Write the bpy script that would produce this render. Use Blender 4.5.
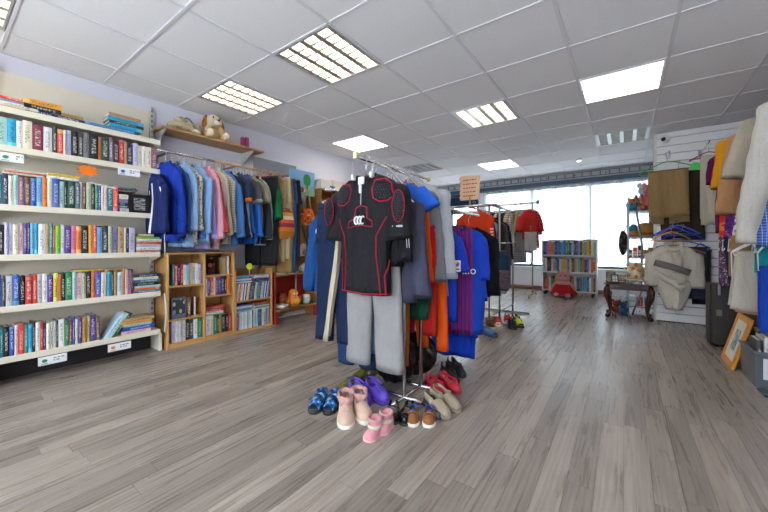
import bpy, math, random
from mathutils import Vector, Matrix
for _o in list(bpy.data.objects):
    bpy.data.objects.remove(_o)
scene = bpy.context.scene
col = scene.collection
PI = math.pi
# ------------------------------------------------------------------ camera
F, YAW, HZ, EYE = 330.84, 0.6296, 244.2, 0.98          # focal length in pixels, turn to the left, horizon row, eye height
CEIL = EYE + 1.4154
cd = bpy.data.cameras.new('camera')
cd.sensor_width = 36.0
cd.lens = F / 768 * 36
cd.shift_y = (HZ - 256) / 768
cd.clip_start = 0.05
cam = bpy.data.objects.new('camera', cd)
col.objects.link(cam)
cam.location = (0, 0, EYE)
cam.rotation_euler = (PI / 2, 0, YAW)
scene.camera = cam
# ------------------------------------------------------------------ daylight and exposure
w = bpy.data.worlds.new('overcast_sky')
scene.world = w
w.use_nodes = True
w.node_tree.nodes['Background'].inputs[0].default_value = (0.84, 0.93, 1.0, 1)
w.node_tree.nodes['Background'].inputs[1].default_value = 6.0
def portal(loc, rx, sx, sy):
    ld = bpy.data.lights.new('window_portal', 'AREA')
    ld.shape = 'RECTANGLE'; ld.size = sx; ld.size_y = sy
    ld.cycles.is_portal = True
    lo = bpy.data.objects.new('window_portal', ld); col.objects.link(lo)
    lo.location = loc; lo.rotation_euler = (rx, 0, 0)
portal((-1.52, 7.84, 1.35), -PI / 2, 4.1, 1.75)          # shop window seen at the far end
portal((-1.2, -1.74, 1.3), PI / 2, 4.4, 1.8)             # unseen window added behind the camera to brighten the ceiling
vs = scene.view_settings
vs.view_transform = 'Standard'
vs.look = 'None'
vs.gamma = 1.0
vs.use_curve_mapping = False
vs.exposure = 0.36
TUBE_POWER, LED_POWER = 9.0, 5.0
# ------------------------------------------------------------------ pixel helpers (photo pixel -> real place on a known plane)
CY, SY = math.cos(YAW), math.sin(YAW)
def ray(u, v):
    r = (u - 384) / F
    return (r * CY - SY, r * SY + CY, (HZ - v) / F)
def at_x(u, v, X):
    d = ray(u, v); t = X / d[0]
    return (X, d[1] * t, EYE + d[2] * t)
def at_y(u, v, Y):
    d = ray(u, v); t = Y / d[1]
    return (d[0] * t, Y, EYE + d[2] * t)
def at_z(u, v, z=0.0):
    d = ray(u, v); t = (z - EYE) / d[2]
    return (d[0] * t, d[1] * t, z)
def yu(u, X=-3.42):
    return at_x(u, 244, X)[1]
# ------------------------------------------------------------------ colours and materials
def lin(hx):
    hx = hx.lstrip('#')
    o = []
    for k in (0, 2, 4):
        c = int(hx[k:k + 2], 16) / 255
        o.append(c / 12.92 if c <= .04045 else ((c + .055) / 1.055) ** 2.4)
    return (o[0], o[1], o[2], 1.0)
_mats = {}
class NT:
    """small node-tree writer"""
    def __init__(s, name):
        s.m = bpy.data.materials.new(name); s.m.use_nodes = True
        s.t = s.m.node_tree; s.b = s.t.nodes['Principled BSDF']
    def n(s, typ, **kw):
        nd = s.t.nodes.new(typ)
        for k, v in kw.items():
            if k.startswith('i_'):
                nd.inputs[k[2:].replace('_', ' ')].default_value = v
            else:
                setattr(nd, k, v)
        return nd
    def l(s, a, ao, b, bi):
        s.t.links.new(a.outputs[ao], b.inputs[bi])
    def mix(s, fac, a, b, blend='MIX'):
        nd = s.t.nodes.new('ShaderNodeMix'); nd.data_type = 'RGBA'; nd.blend_type = blend
        for idx, x in ((0, fac), (6, a), (7, b)):
            if isinstance(x, tuple) and len(x) == 2 and not isinstance(x[0], float):
                s.t.links.new(x[0].outputs[x[1]], nd.inputs[idx])
            else:
                nd.inputs[idx].default_value = x
        return (nd, 2)
    def math(s, op, a, b=0.0, c=None):
        nd = s.t.nodes.new('ShaderNodeMath'); nd.operation = op
        for idx, x in ((0, a), (1, b), (2, c)):
            if x is None: continue
            if isinstance(x, tuple): s.t.links.new(x[0].outputs[x[1]], nd.inputs[idx])
            else: nd.inputs[idx].default_value = x
        return (nd, 0)
    def obj(s):
        return s.n('ShaderNodeTexCoord')
    def sep(s, src):
        nd = s.n('ShaderNodeSeparateXYZ'); s.t.links.new(src[0].outputs[src[1]], nd.inputs[0]); return nd
    def base(s, src):
        if isinstance(src[0], float): s.b.inputs['Base Color'].default_value = src
        else: s.t.links.new(src[0].outputs[src[1]], s.b.inputs['Base Color'])
    def bump(s, src, strength=.3, dist=.01):
        nd = s.n('ShaderNodeBump'); nd.inputs['Strength'].default_value = strength; nd.inputs['Distance'].default_value = dist
        s.t.links.new(src[0].outputs[src[1]], nd.inputs['Height']); s.t.links.new(nd.outputs[0], s.b.inputs['Normal'])
    def set(s, **kw):
        for k, v in kw.items():
            s.b.inputs[k.replace('_', ' ')].default_value = v
        return s
def plain(hx, rough=.5, metal=0.0, var=.06, scale=8.0, spec=.5, bump=0.0):
    key = ('plain', hx, rough, metal, var, scale, spec, bump)
    if key in _mats: return _mats[key]
    T = NT('surface_' + hx.strip('#')); c = lin(hx)
    T.set(Roughness=rough, Metallic=metal, Specular_IOR_Level=spec)
    tc = T.obj(); nz = T.n('ShaderNodeTexNoise', i_Scale=scale, i_Detail=4.0)
    T.l(tc, 'Object', nz, 'Vector')
    d = tuple(x * (1 - 2 * var) for x in c[:3]) + (1,)
    e = tuple(min(1, x * (1 + 2 * var)) for x in c[:3]) + (1,)
    T.base(T.mix((nz, 'Fac'), d, e))
    if bump: T.bump((nz, 'Fac'), bump, .01)
    _mats[key] = T.m
    return T.m
def fabric(hx, rough=.9, var=.10, fold=.5):
    key = ('fab', hx, rough, var, fold)
    if key in _mats: return _mats[key]
    T = NT('fabric_' + hx.strip('#')); c = tuple(x * .82 for x in lin(hx)[:3]) + (1,)
    T.set(Roughness=rough, Specular_IOR_Level=.2)
    tc = T.obj()
    mp = T.n('ShaderNodeMapping'); mp.inputs['Scale'].default_value = (14, 14, 4)
    T.l(tc, 'Object', mp, 'Vector')
    nz = T.n('ShaderNodeTexNoise', i_Scale=1.0, i_Detail=5.0, i_Roughness=.65); T.l(mp, 0, nz, 'Vector')
    fine = T.n('ShaderNodeTexNoise', i_Scale=220.0, i_Detail=2.0); T.l(tc, 'Object', fine, 'Vector')
    d = tuple(x * (1 - 2.4 * var) for x in c[:3]) + (1,)
    e = tuple(min(1, x * (1 + 2.0 * var)) for x in c[:3]) + (1,)
    T.base(T.mix((fine, 'Fac'), d, e))
    T.bump((nz, 'Fac'), fold * 1.4, .04)
    _mats[key] = T.m
    return T.m
def denim(hx):
    key = ('denim', hx)
    if key in _mats: return _mats[key]
    T = NT('denim_' + hx.strip('#')); c = lin(hx)
    T.set(Roughness=.9, Specular_IOR_Level=.2)
    tc = T.obj()
    a = T.n('ShaderNodeTexNoise', i_Scale=6.0, i_Detail=3.0); T.l(tc, 'Object', a, 'Vector')
    b = T.n('ShaderNodeTexNoise', i_Scale=260.0, i_Detail=2.0); T.l(tc, 'Object', b, 'Vector')
    light = tuple(min(1, x * 1.5 + .03) for x in c[:3]) + (1,)
    m1 = T.mix((a, 'Fac'), tuple(x * .75 for x in c[:3]) + (1,), light)
    T.base(T.mix((b, 'Fac'), m1, tuple(x * .8 for x in c[:3]) + (1,)))
    mp = T.n('ShaderNodeMapping'); mp.inputs['Scale'].default_value = (16, 16, 6); T.l(tc, 'Object', mp, 'Vector')
    nz = T.n('ShaderNodeTexNoise', i_Scale=1.0, i_Detail=4.0); T.l(mp, 0, nz, 'Vector')
    T.bump((nz, 'Fac'), .45, .03)
    _mats[key] = T.m
    return T.m
def patterned(kind, cols, scale=20.0):
    """printed fabrics: 'stripe' (vertical bars), 'check', 'spots' (florals), 'camo', 'hoops' (horizontal bars)"""
    key = ('pat', kind, tuple(cols), scale)
    if key in _mats: return _mats[key]
    T = NT(kind + '_print'); C = [lin(c) for c in cols]
    T.set(Roughness=.9, Specular_IOR_Level=.2)
    tc = T.obj(); sp = T.sep((tc, 'Object'))
    def bar(ch, sc, duty=.5):
        f = T.math('FRACT', T.math('MULTIPLY_ADD', (sp, ch), sc, 50.0)); return T.math('LESS_THAN', f, duty)
    if kind == 'stripe':
        out = T.mix(bar('X', scale), C[0], C[1])
        if len(C) > 2: out = T.mix(T.math('GREATER_THAN', T.math('ABSOLUTE', (sp, 'X')), .125), out, C[2])
    elif kind == 'hoops':
        out = T.mix(bar('Z', scale), C[0], C[1])
    elif kind == 'check':
        m1 = T.mix(T.math('MULTIPLY', bar('X', scale), .5), C[0], C[1])
        out = T.mix(T.math('MULTIPLY', bar('Z', scale), .6), m1, C[1])
        if len(C) > 2: out = T.mix(bar('X', scale * .5, .08), out, C[2])
    elif kind == 'grid':
        m1 = T.mix(bar('X', scale, .14), C[0], C[1]); out = T.mix(bar('Z', scale, .14), m1, C[1])
    else:
        vo = T.n('ShaderNodeTexVoronoi', i_Scale=scale); T.l(tc, 'Object', vo, 'Vector')
        nz = T.n('ShaderNodeTexNoise', i_Scale=scale * .8, i_Detail=3.0); T.l(tc, 'Object', nz, 'Vector')
        if kind == 'camo':
            out = T.mix(T.math('GREATER_THAN', (nz, 'Fac'), .5), C[0], C[1])
            if len(C) > 2: out = T.mix(T.math('GREATER_THAN', (nz, 'Fac'), .6), out, C[2])
        else:
            out = T.mix(T.math('LESS_THAN', (vo, 'Distance'), .33), C[0], C[1])
            if len(C) > 2:
                out = T.mix(T.math('GREATER_THAN', (nz, 'Fac'), .58), out, C[2])
    T.base(out)
    mp = T.n('ShaderNodeMapping'); mp.inputs['Scale'].default_value = (14, 14, 5); T.l(tc, 'Object', mp, 'Vector')
    nz = T.n('ShaderNodeTexNoise', i_Scale=1.0, i_Detail=4.0); T.l(mp, 0, nz, 'Vector'); T.bump((nz, 'Fac'), .4, .03)
    _mats[key] = T.m
    return T.m
def wood(hx, dark, axis='Z', scale=1.0, rough=.45):
    key = ('wood', hx, dark, axis, scale, rough)
    if key in _mats: return _mats[key]
    T = NT('wood_' + hx.strip('#')); T.set(Roughness=rough)
    tc = T.obj(); mp = T.n('ShaderNodeMapping')
    s = {'X': (2, 30, 30), 'Y': (30, 2, 30), 'Z': (30, 30, 2)}[axis]
    mp.inputs['Scale'].default_value = tuple(k * scale for k in s)
    T.l(tc, 'Object', mp, 'Vector')
    nz = T.n('ShaderNodeTexNoise', i_Scale=1.0, i_Detail=5.0, i_Distortion=.6); T.l(mp, 0, nz, 'Vector')
    cr = T.n('ShaderNodeValToRGB'); cr.color_ramp.elements[0].position = .3; cr.color_ramp.elements[1].position = .7
    cr.color_ramp.elements[0].color = lin(dark); cr.color_ramp.elements[1].color = lin(hx)
    T.l(nz, 'Fac', cr, 'Fac'); T.base((cr, 0)); T.bump((nz, 'Fac'), .08, .01)
    _mats[key] = T.m
    return T.m
def glow(hx, power):
    key = ('glow', hx, power)
    if key in _mats: return _mats[key]
    T = NT('lamp_glow'); T.b.inputs['Emission Color'].default_value = lin(hx); T.b.inputs['Emission Strength'].default_value = power
    T.b.inputs['Base Color'].default_value = (.9, .9, .9, 1)
    _mats[key] = T.m
    return T.m
CHROME = plain('#c9c9cc', .18, 1.0, .02)
STEEL = plain('#8d9096', .35, .9, .05)
# ------------------------------------------------------------------ mesh builder
class MB:
    def __init__(s): s.v = []; s.f = []; s.m = []
    def face(s, idx, m=0): s.f.append(idx); s.m.append(m)
    def box(s, x0, x1, y0, y1, z0, z1, m=0):
        b = len(s.v)
        s.v += [(x0, y0, z0), (x1, y0, z0), (x1, y1, z0), (x0, y1, z0), (x0, y0, z1), (x1, y0, z1), (x1, y1, z1), (x0, y1, z1)]
        for q in ((0, 3, 2, 1), (4, 5, 6, 7), (0, 1, 5, 4), (1, 2, 6, 5), (2, 3, 7, 6), (3, 0, 4, 7)):
            s.face([b + k for k in q], m)
        return s
    def cbox(s, x0, x1, y0, y1, z0, z1, c=.003, m=0):
        """box with chamfered edges"""
        X, Y, Z = (x0, x1), (y0, y1), (z0, z1); b = len(s.v); ix = {}
        for i in (0, 1):
            for j in (0, 1):
                for k in (0, 1):
                    di, dj, dk = c * (1 - 2 * i), c * (1 - 2 * j), c * (1 - 2 * k)
                    for ax, p in ((0, (X[i], Y[j] + dj, Z[k] + dk)), (1, (X[i] + di, Y[j], Z[k] + dk)), (2, (X[i] + di, Y[j] + dj, Z[k]))):
                        ix[(i, j, k, ax)] = len(s.v); s.v.append(p)
        def q(a, flip):
            s.face(a[::-1] if flip else a, m)
        for i in (0, 1):
            q([ix[(i, 0, 0, 0)], ix[(i, 1, 0, 0)], ix[(i, 1, 1, 0)], ix[(i, 0, 1, 0)]], i == 0)
            q([ix[(0, i, 0, 1)], ix[(0, i, 1, 1)], ix[(1, i, 1, 1)], ix[(1, i, 0, 1)]], i == 0)
            q([ix[(0, 0, i, 2)], ix[(1, 0, i, 2)], ix[(1, 1, i, 2)], ix[(0, 1, i, 2)]], i == 0)
        for a in (0, 1):
            for d in (0, 1):
                q([ix[(a, d, 0, 0)], ix[(a, d, 1, 0)], ix[(a, d, 1, 1)], ix[(a, d, 0, 1)]], (a + d) % 2 == 1)
                q([ix[(a, 0, d, 0)], ix[(a, 0, d, 2)], ix[(a, 1, d, 2)], ix[(a, 1, d, 0)]], (a + d) % 2 == 1)
                q([ix[(0, a, d, 1)], ix[(1, a, d, 1)], ix[(1, a, d, 2)], ix[(0, a, d, 2)]], (a + d) % 2 == 1)
                for e in (0, 1):
                    q([ix[(a, d, e, 0)], ix[(a, d, e, 1)], ix[(a, d, e, 2)]], (a + d + e) % 2 == 1)
        return s
    def loft(s, rings, m=0, cap0=True, cap1=True, closed=True):
        b = len(s.v); n = len(rings[0])
        for r in rings: s.v += [tuple(p) for p in r]
        for i in range(len(rings) - 1):
            for j in range(n if closed else n - 1):
                k = (j + 1) % n
                s.face([b + i * n + j, b + i * n + k, b + (i + 1) * n + k, b + (i + 1) * n + j], m)
        if cap0: s.face([b + j for j in range(n)][::-1], m)
        if cap1: s.face([b + (len(rings) - 1) * n + j for j in range(n)], m)
        return s
    def tube(s, pts, r, n=8, m=0, caps=True):
        pts = [Vector(p) for p in pts]; rs = r if isinstance(r, (list, tuple)) else [r] * len(pts)
        rings = []; up = None
        for i, p in enumerate(pts):
            a = pts[max(i - 1, 0)]; c = pts[min(i + 1, len(pts) - 1)]
            t = (c - a).normalized()
            if up is None:
                up = Vector((0, 0, 1)) if abs(t.z) < .9 else Vector((1, 0, 0))
            up = (up - t * up.dot(t)).normalized(); sd = t.cross(up)
            rings.append([p + (up * math.cos(2 * PI * k / n) + sd * math.sin(2 * PI * k / n)) * rs[i] for k in range(n)])
        return s.loft(rings, m, caps, caps)
    def lathe(s, prof, c=(0, 0, 0), n=16, m=0, cap0=True, cap1=True, sx=1.0, sy=1.0):
        return s.loft([[(c[0] + r * sx * math.cos(2 * PI * k / n), c[1] + r * sy * math.sin(2 * PI * k / n), c[2] + z) for k in range(n)] for r, z in prof], m, cap0, cap1)
    def ell(s, c, r, nu=14, nv=9, m=0, rot=None, lump=0.0, seed=0):
        rings = []; R = random.Random(seed)
        for i in range(nv + 1):
            ph = -PI / 2 + PI * i / nv; rr = max(math.cos(ph), .02)
            ring = []
            for k in range(nu):
                th = 2 * PI * k / nu
                q = 1 + (lump * R.uniform(-1, 1) if 0 < i < nv else 0)
                p = Vector((r[0] * rr * math.cos(th) * q, r[1] * rr * math.sin(th) * q, r[2] * math.sin(ph) * q))
                if rot: p = rot @ p
                ring.append((c[0] + p.x, c[1] + p.y, c[2] + p.z))
            rings.append(ring)
        return s.loft(rings, m)
    def prism(s, poly, z0, z1, m=0, top=1.0):
        b = len(s.v); n = len(poly)
        return s.loft([[(x, y, z0) for x, y in poly], [(x * top, y * top, z1) for x, y in poly]], m)
    def xf(s, M, a=0):
        s.v[a:] = [tuple(M @ Vector(p)) for p in s.v[a:]]; return s
    def mesh(s, name, mats, smooth=False):
        me = bpy.data.meshes.new(name)
        me.from_pydata([tuple(p) for p in s.v], [], s.f)
        for mt in (mats if isinstance(mats, (list, tuple)) else [mats]): me.materials.append(mt)
        me.polygons.foreach_set('material_index', s.m)
        if smooth: me.polygons.foreach_set('use_smooth', [True] * len(me.polygons))
        me.update()
        return me
    def build(s, name, mats, parent=None, smooth=False, loc=None, rot=None):
        return put(name, s.mesh(name, mats, smooth), parent, loc, rot)
def put(name, me, parent=None, loc=None, rot=None, scale=None):
    o = bpy.data.objects.new(name, me); col.objects.link(o)
    if parent is not None: o.parent = parent
    if loc: o.location = loc
    if rot: o.rotation_euler = rot
    if scale: o.scale = scale
    return o
def tag(o, label, cat, group=None):
    o['label'] = label; o['category'] = cat
    if group: o['group'] = group
    return o
def thing(name, label, cat, loc=(0, 0, 0), rotz=0.0, group=None, rot=None):
    o = bpy.data.objects.new(name, None); o.empty_display_size = .05; col.objects.link(o)
    o.location = loc; o.rotation_euler = rot if rot else (0, 0, rotz)
    return tag(o, label, cat, group)
def struct(o):
    o['kind'] = 'structure'; return o
def text_mesh(txt, size, depth=.0008, align='CENTER'):
    cu = bpy.data.curves.new('lettering', 'FONT'); cu.body = txt; cu.size = size; cu.extrude = depth; cu.align_x = align; cu.resolution_u = 3
    o = bpy.data.objects.new('lettering_tmp', cu); col.objects.link(o)
    bpy.context.view_layer.update()
    me = bpy.data.meshes.new_from_object(o.evaluated_get(bpy.context.evaluated_depsgraph_get()))
    bpy.data.objects.remove(o); bpy.data.curves.remove(cu)
    return me
ORD = ['first', 'second', 'third', 'fourth', 'fifth', 'sixth', 'seventh', 'eighth', 'ninth', 'tenth', 'eleventh', 'twelfth', 'thirteenth', 'fourteenth', 'fifteenth', 'sixteenth', 'seventeenth', 'eighteenth', 'nineteenth', 'twentieth']
TENS = {20: 'twenty', 30: 'thirty', 40: 'forty'}
def ordinal(k):
    if k <= 20: return ORD[k - 1]
    if k % 10 == 0: return {30: 'thirtieth', 40: 'fortieth'}[k]
    return TENS[k // 10 * 10] + '-' + ORD[k % 10 - 1]
# ================================================================== the room
XL, XR, YB, YW = -3.73, 1.42, -1.6, 7.7
WALL = plain('#e0dee8', .75, 0, .02, 3.0, .3)
WALLW = plain('#e3e2e4', .7, 0, .02, 3.0, .3)
def wall(name, *b, mat=WALL):
    return struct(MB().box(*b).build(name, mat))
wl = wall('wall_left', XL - .12, XL, YB, YW + .12, 0, CEIL + .12)
wk = bpy.data.objects.new('wall_back', None); col.objects.link(wk); struct(wk)
for nm, b in (('low_wall', (XL, XR, YB - .12, YB, 0, .4)), ('header', (XL, XR, YB - .12, YB, 2.2, CEIL + .1)), ('pier', (XL, -3.4, YB - .12, YB, .4, 2.2)), ('pier', (1.0, XR, YB - .12, YB, .4, 2.2))):
    MB().box(*b).build(nm, WALLW, wk)
wall('wall_right', XR, XR + .12, YB, YW + .12, 0, CEIL + .12)
# window wall: a low wall, a header and piers around two openings
ww = bpy.data.objects.new('wall_window', None); col.objects.link(ww); struct(ww)
for nm, b in (('low_wall', (XL, XR, YW, YW + .12, 0, .5)), ('header', (XL, XR, YW, YW + .12, 2.2, CEIL + .1)),
              ('pier', (XL, -3.55, YW, YW + .12, .5, 2.2)), ('pier', (-2.82, -2.7, YW, YW + .12, .5, 2.2)), ('pier', (.5, XR, YW, YW + .12, .5, 2.2))):
    MB().box(*b).build(nm, WALLW, ww)
bw = struct(MB().cbox(XL, -.2, YW - .018, YW, 0, .085, .004).build('baseboard_window', wood('#8a5a34', '#6b4224', 'X')))
struct(MB().cbox(XL, XL + .015, 3.6, YW, 0, .085, .004).build('baseboard_left', plain('#d8d5d2', .5)))
# ---- floor: grey-brown planks laid along Y
def plank_material():
    T = NT('grey_wood_plank'); T.set(Specular_IOR_Level=.45)
    tc = T.obj(); at = T.n('ShaderNodeAttribute', attribute_name='tone')
    sc = T.n('ShaderNodeVectorMath', operation='MULTIPLY'); sc.inputs[1].default_value = (17, 31, 53)
    T.l(at, 'Color', sc, 0)
    ad = T.n('ShaderNodeVectorMath', operation='ADD'); T.l(tc, 'Object', ad, 0); T.l(sc, 0, ad, 1)
    mp = T.n('ShaderNodeMapping'); mp.inputs['Scale'].default_value = (30, 1.6, 30); T.l(ad, 0, mp, 'Vector')
    nz = T.n('ShaderNodeTexNoise', i_Scale=1.0, i_Detail=6.0, i_Roughness=.62, i_Distortion=1.1); T.l(mp, 0, nz, 'Vector')
    mp2 = T.n('ShaderNodeMapping'); mp2.inputs['Scale'].default_value = (11, .9, 11); T.l(ad, 0, mp2, 'Vector')
    wv = T.n('ShaderNodeTexWave', i_Scale=1.3, i_Distortion=7.0, i_Detail=2.5, i_Detail_Scale=1.2); wv.bands_direction = 'X'; T.l(mp2, 0, wv, 'Vector')
    cr = T.n('ShaderNodeValToRGB'); e = cr.color_ramp.elements
    e[0].position = .25; e[0].color = lin('#72675d'); e[1].position = .75; e[1].color = lin('#a99d93')
    x = e.new(.5); x.color = lin('#8c8077')
    big = T.n('ShaderNodeTexNoise', i_Scale=1.0, i_Detail=3.0, i_Distortion=2.0); mp3 = T.n('ShaderNodeMapping'); mp3.inputs['Scale'].default_value = (7, 1.1, 7); T.l(ad, 0, mp3, 'Vector'); T.l(mp3, 0, big, 'Vector')
    mixv = T.math('MULTIPLY_ADD', (wv, 'Fac'), .10, T.math('MULTIPLY_ADD', (nz, 'Fac'), .5, T.math('MULTIPLY', (big, 'Fac'), .38)))
    T.t.links.new(mixv[0].outputs[0], cr.inputs['Fac'])
    sep = T.n('ShaderNodeSeparateColor'); T.l(at, 'Color', sep, 0)
    br = T.n('ShaderNodeMapRange', i_To_Min=.8, i_To_Max=1.26); T.l(sep, 0, br, 0)
    hs = T.n('ShaderNodeHueSaturation', i_Saturation=.9); T.l(br, 0, hs, 'Value'); T.l(cr, 0, hs, 'Color')
    T.base((hs, 0))
    rr = T.n('ShaderNodeMapRange', i_To_Min=.18, i_To_Max=.40); T.l(nz, 'Fac', rr, 0)
    T.t.links.new(rr.outputs[0], T.b.inputs['Roughness'])
    T.bump((mixv[0], 0), .05, .003)
    return T.m
PLANK = plank_material()
floor = struct(MB().box(XL, XR, YB, YW, -.1, -.006).build('floor', plain('#3a3330', .8)))
rng = random.Random(4)
planks = []
PW, PL = .0955, .92
i = 0
x = XL
while x < XR - .005:
    y = YB - rng.uniform(0, PL)
    while y < YW:
        planks.append((x, min(x + PW, XR), max(y, YB), min(y + PL, YW))); y += PL
    x += PW
def seen(p):
    cx, cy_ = (p[0] + p[1]) / 2, (p[2] + p[3]) / 2
    best = 0
    for yy in (p[2] + .05, cy_, p[3] - .05):
        wd = -cx * SY + yy * CY; r = cx * CY + yy * SY
        if wd < .3: continue
        u, v = 384 + F * r / wd, HZ + F * EYE / wd
        if -25 < u < 793 and v < 540: best = max(best, 1 / wd ** 2)
    return best
planks.sort(key=seen, reverse=True)
G = .0006
def plank_mesh(ps, name):
    m = MB(); tones = []
    for (a, b, c, d) in ps:
        m.box(a + G, b - G, c + G, d - G, -.006, 0.0)
        t = (rng.random(), rng.random(), rng.random(), 1); tones += [t] * 8
    me = m.mesh(name, PLANK)
    at = me.attributes.new('tone', 'FLOAT_COLOR', 'POINT')
    at.data.foreach_set('color', [c for t in tones for c in t])
    return me
for p in planks[:300]:
    put('plank', plank_mesh([p], 'plank'), floor)
rest = put('far_planks', plank_mesh(planks[300:], 'far_planks'), floor); rest['kind'] = 'stuff'
# ---- ceiling: square tiles in a white grid
GX, GY, GS = -.934, 1.504, .6
ceil_ = struct(MB().box(XL, XR, YB, YW, CEIL + .12, CEIL + .2).build('ceiling', WALLW))
TILE = plain('#ebe8e8', .85, 0, .025, 60.0, .2, .05)
TBAR = plain('#dcd9dc', .5, 0, .02)
LIGHTS = {(-4, 0): 'louvre', (-2, 0): 'louvre', (-4, -3): 'louvre', (-1, 3): 'louvre', (-4, 6): 'louvre', (1, 6): 'louvre', (1, 3): 'led', (-4, 3): 'led', (-2, 7): 'led', (1, 0): 'louvre', (-1, -3): 'louvre', (2, -3): 'led'}
T0 = MB().box(.006, GS - .006, .006, GS - .006, 0, .012).mesh('ceiling_tile', TILE)
gi = range(-5, 4); gj = range(-6, 11)
for i in gi:
    for j in gj:
        if (i, j) in LIGHTS: continue
        x0, y0 = GX + i * GS, GY + j * GS
        if x0 >= XR or y0 >= YW or y0 + GS <= YB: continue
        if x0 < XL or x0 + GS > XR or y0 < YB or y0 + GS > YW:
            a, b, c, d = max(x0, XL), min(x0 + GS, XR), max(y0, YB), min(y0 + GS, YW)
            MB().box(a + .006, b - .006, c + .006, d - .006, CEIL + .004, CEIL + .016).build('ceiling_tile', TILE, ceil_)
        else:
            put('ceiling_tile', T0, ceil_, (x0, y0, CEIL + .004))
for i in gi:
    x = GX + i * GS
    if XL < x < XR: MB().box(x - .011, x + .011, YB, YW, CEIL - .002, CEIL + .004).build('grid_bar', TBAR, ceil_)
for j in gj:
    y = GY + j * GS
    if YB < y < YW: MB().box(XL, XR, y - .009, y + .009, CEIL - .0012, CEIL + .0046).build('grid_bar', TBAR, ceil_)
MB().box(XL, XL + .022, YB, YW, CEIL - .003, CEIL + .003).build('edge_trim', TBAR, ceil_)
# ---- ceiling lights
ALU = plain('#bdb9b2', .35, .6, .03)
def louvre_light(i, j, label):
    lit = (i, j) not in ((1, 6), (-4, 6))
    x0, y0 = GX + i * GS + .014, GY + j * GS + .014; n = GS - .028
    t = thing('louvred_ceiling_light', label, 'light', (x0, y0, CEIL - .003), 0, 'louvred ceiling lights')
    m = MB(); e = .012
    m.box(0, n, 0, e, 0, .02); m.box(0, n, n - e, n, 0, .02); m.box(0, e, e, n - e, 0, .02); m.box(n - e, n, e, n - e, 0, .02)
    m.build('frame', plain('#b8b6b2', .4, .3), t)
    m = MB(); m.box(.004, n - .004, .004, n - .004, .108, .112); m.box(.004, .008, .004, n - .004, .02, .108); m.box(n - .008, n - .004, .004, n - .004, .02, .108)
    m.box(.008, n - .008, .004, .008, .02, .108); m.box(.008, n - .008, n - .008, n - .004, .02, .108)
    m.build('tray', plain('#e8e6e0', .4), t)
    k4 = (n - 2 * e) / 4
    for k in range(4):
        cx = e + k4 * (k + .5)
        MB().tube([(cx, .03, .066), (cx, n - .03, .066)], .024, 10).build('fluorescent_tube', glow('#fff5e0', TUBE_POWER) if lit else plain('#e4e8ee', .3), t, True)
    for k in range(5):
        cx = min(max(e + k4 * k, e + .004), n - e - .004)
        m = MB(); m.loft([[(max(cx - .021, e), y, .008), (min(cx + .021, n - e), y, .008), (cx + .003, y, .055), (cx - .003, y, .055)] for y in (e, n - e)])
        m.build('long_blade', ALU, t)
    for k in range(1, 7):
        cy_ = e + (n - 2 * e) * k / 7
        m = MB(); m.loft([[(x, cy_ - .007, .0075), (x, cy_ + .007, .0075), (x, cy_ + .002, .05), (x, cy_ - .002, .05)] for x in (e, n - e)])
        m.build('cross_blade', ALU, t)
def led_panel(i, j, label):
    x0, y0 = GX + i * GS + .013, GY + j * GS + .013; n = GS - .026
    t = thing('led_ceiling_panel', label, 'light', (x0, y0, CEIL - .003), 0, 'flat ceiling panels')
    m = MB(); e = .011
    m.box(0, n, 0, e, 0, .012); m.box(0, n, n - e, n, 0, .012); m.box(0, e, e, n - e, 0, .012); m.box(n - e, n, e, n - e, 0, .012)
    m.build('frame', plain('#f0f0f0', .4), t)
    MB().box(e, n - e, e, n - e, .004, .010).build('diffuser', glow('#fff8ec', LED_POWER), t)
LL = {(-4, 0): 'louvred ceiling light above the plush dog shelf', (-2, 0): 'large louvred ceiling light in front of the rugby top rack', (-4, -3): 'louvred ceiling light cut by the top left corner of the picture',
      (-1, 3): 'louvred ceiling light between the two bright flat panels, above the orange sweatshirt', (-4, 6): 'small distant louvred ceiling light behind the rugby top rail', (1, 6): 'louvred ceiling light near the security camera, tubes dim',
      (1, 3): 'large bright flat ceiling panel at the right', (-4, 3): 'bright flat ceiling panel above the handbags', (-2, 7): 'small distant bright flat ceiling panel above the cardboard sign',
      (1, 0): 'louvred ceiling light overhead, outside the picture, right of camera', (-1, -3): 'louvred ceiling light behind the camera position', (2, -3): 'flat ceiling panel behind the camera position'}
for (i, j), kd in LIGHTS.items():
    (louvre_light if kd == 'louvre' else led_panel)(i, j, LL[(i, j)])
sm = thing('ceiling_spotlight', 'tiny round ceiling lamp near the window header', 'light', (-.62, 6.35, CEIL - .002))
MB().lathe([(.05, 0), (.05, -.012), (.035, -.03)], n=14).build('rim', plain('#e8e6e2', .4), sm, True)
MB().lathe([(.033, -.03), (.028, -.036), (.008, -.04)], n=14).build('bulb', glow('#ffe9c4', 6.0), sm, True)
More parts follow.
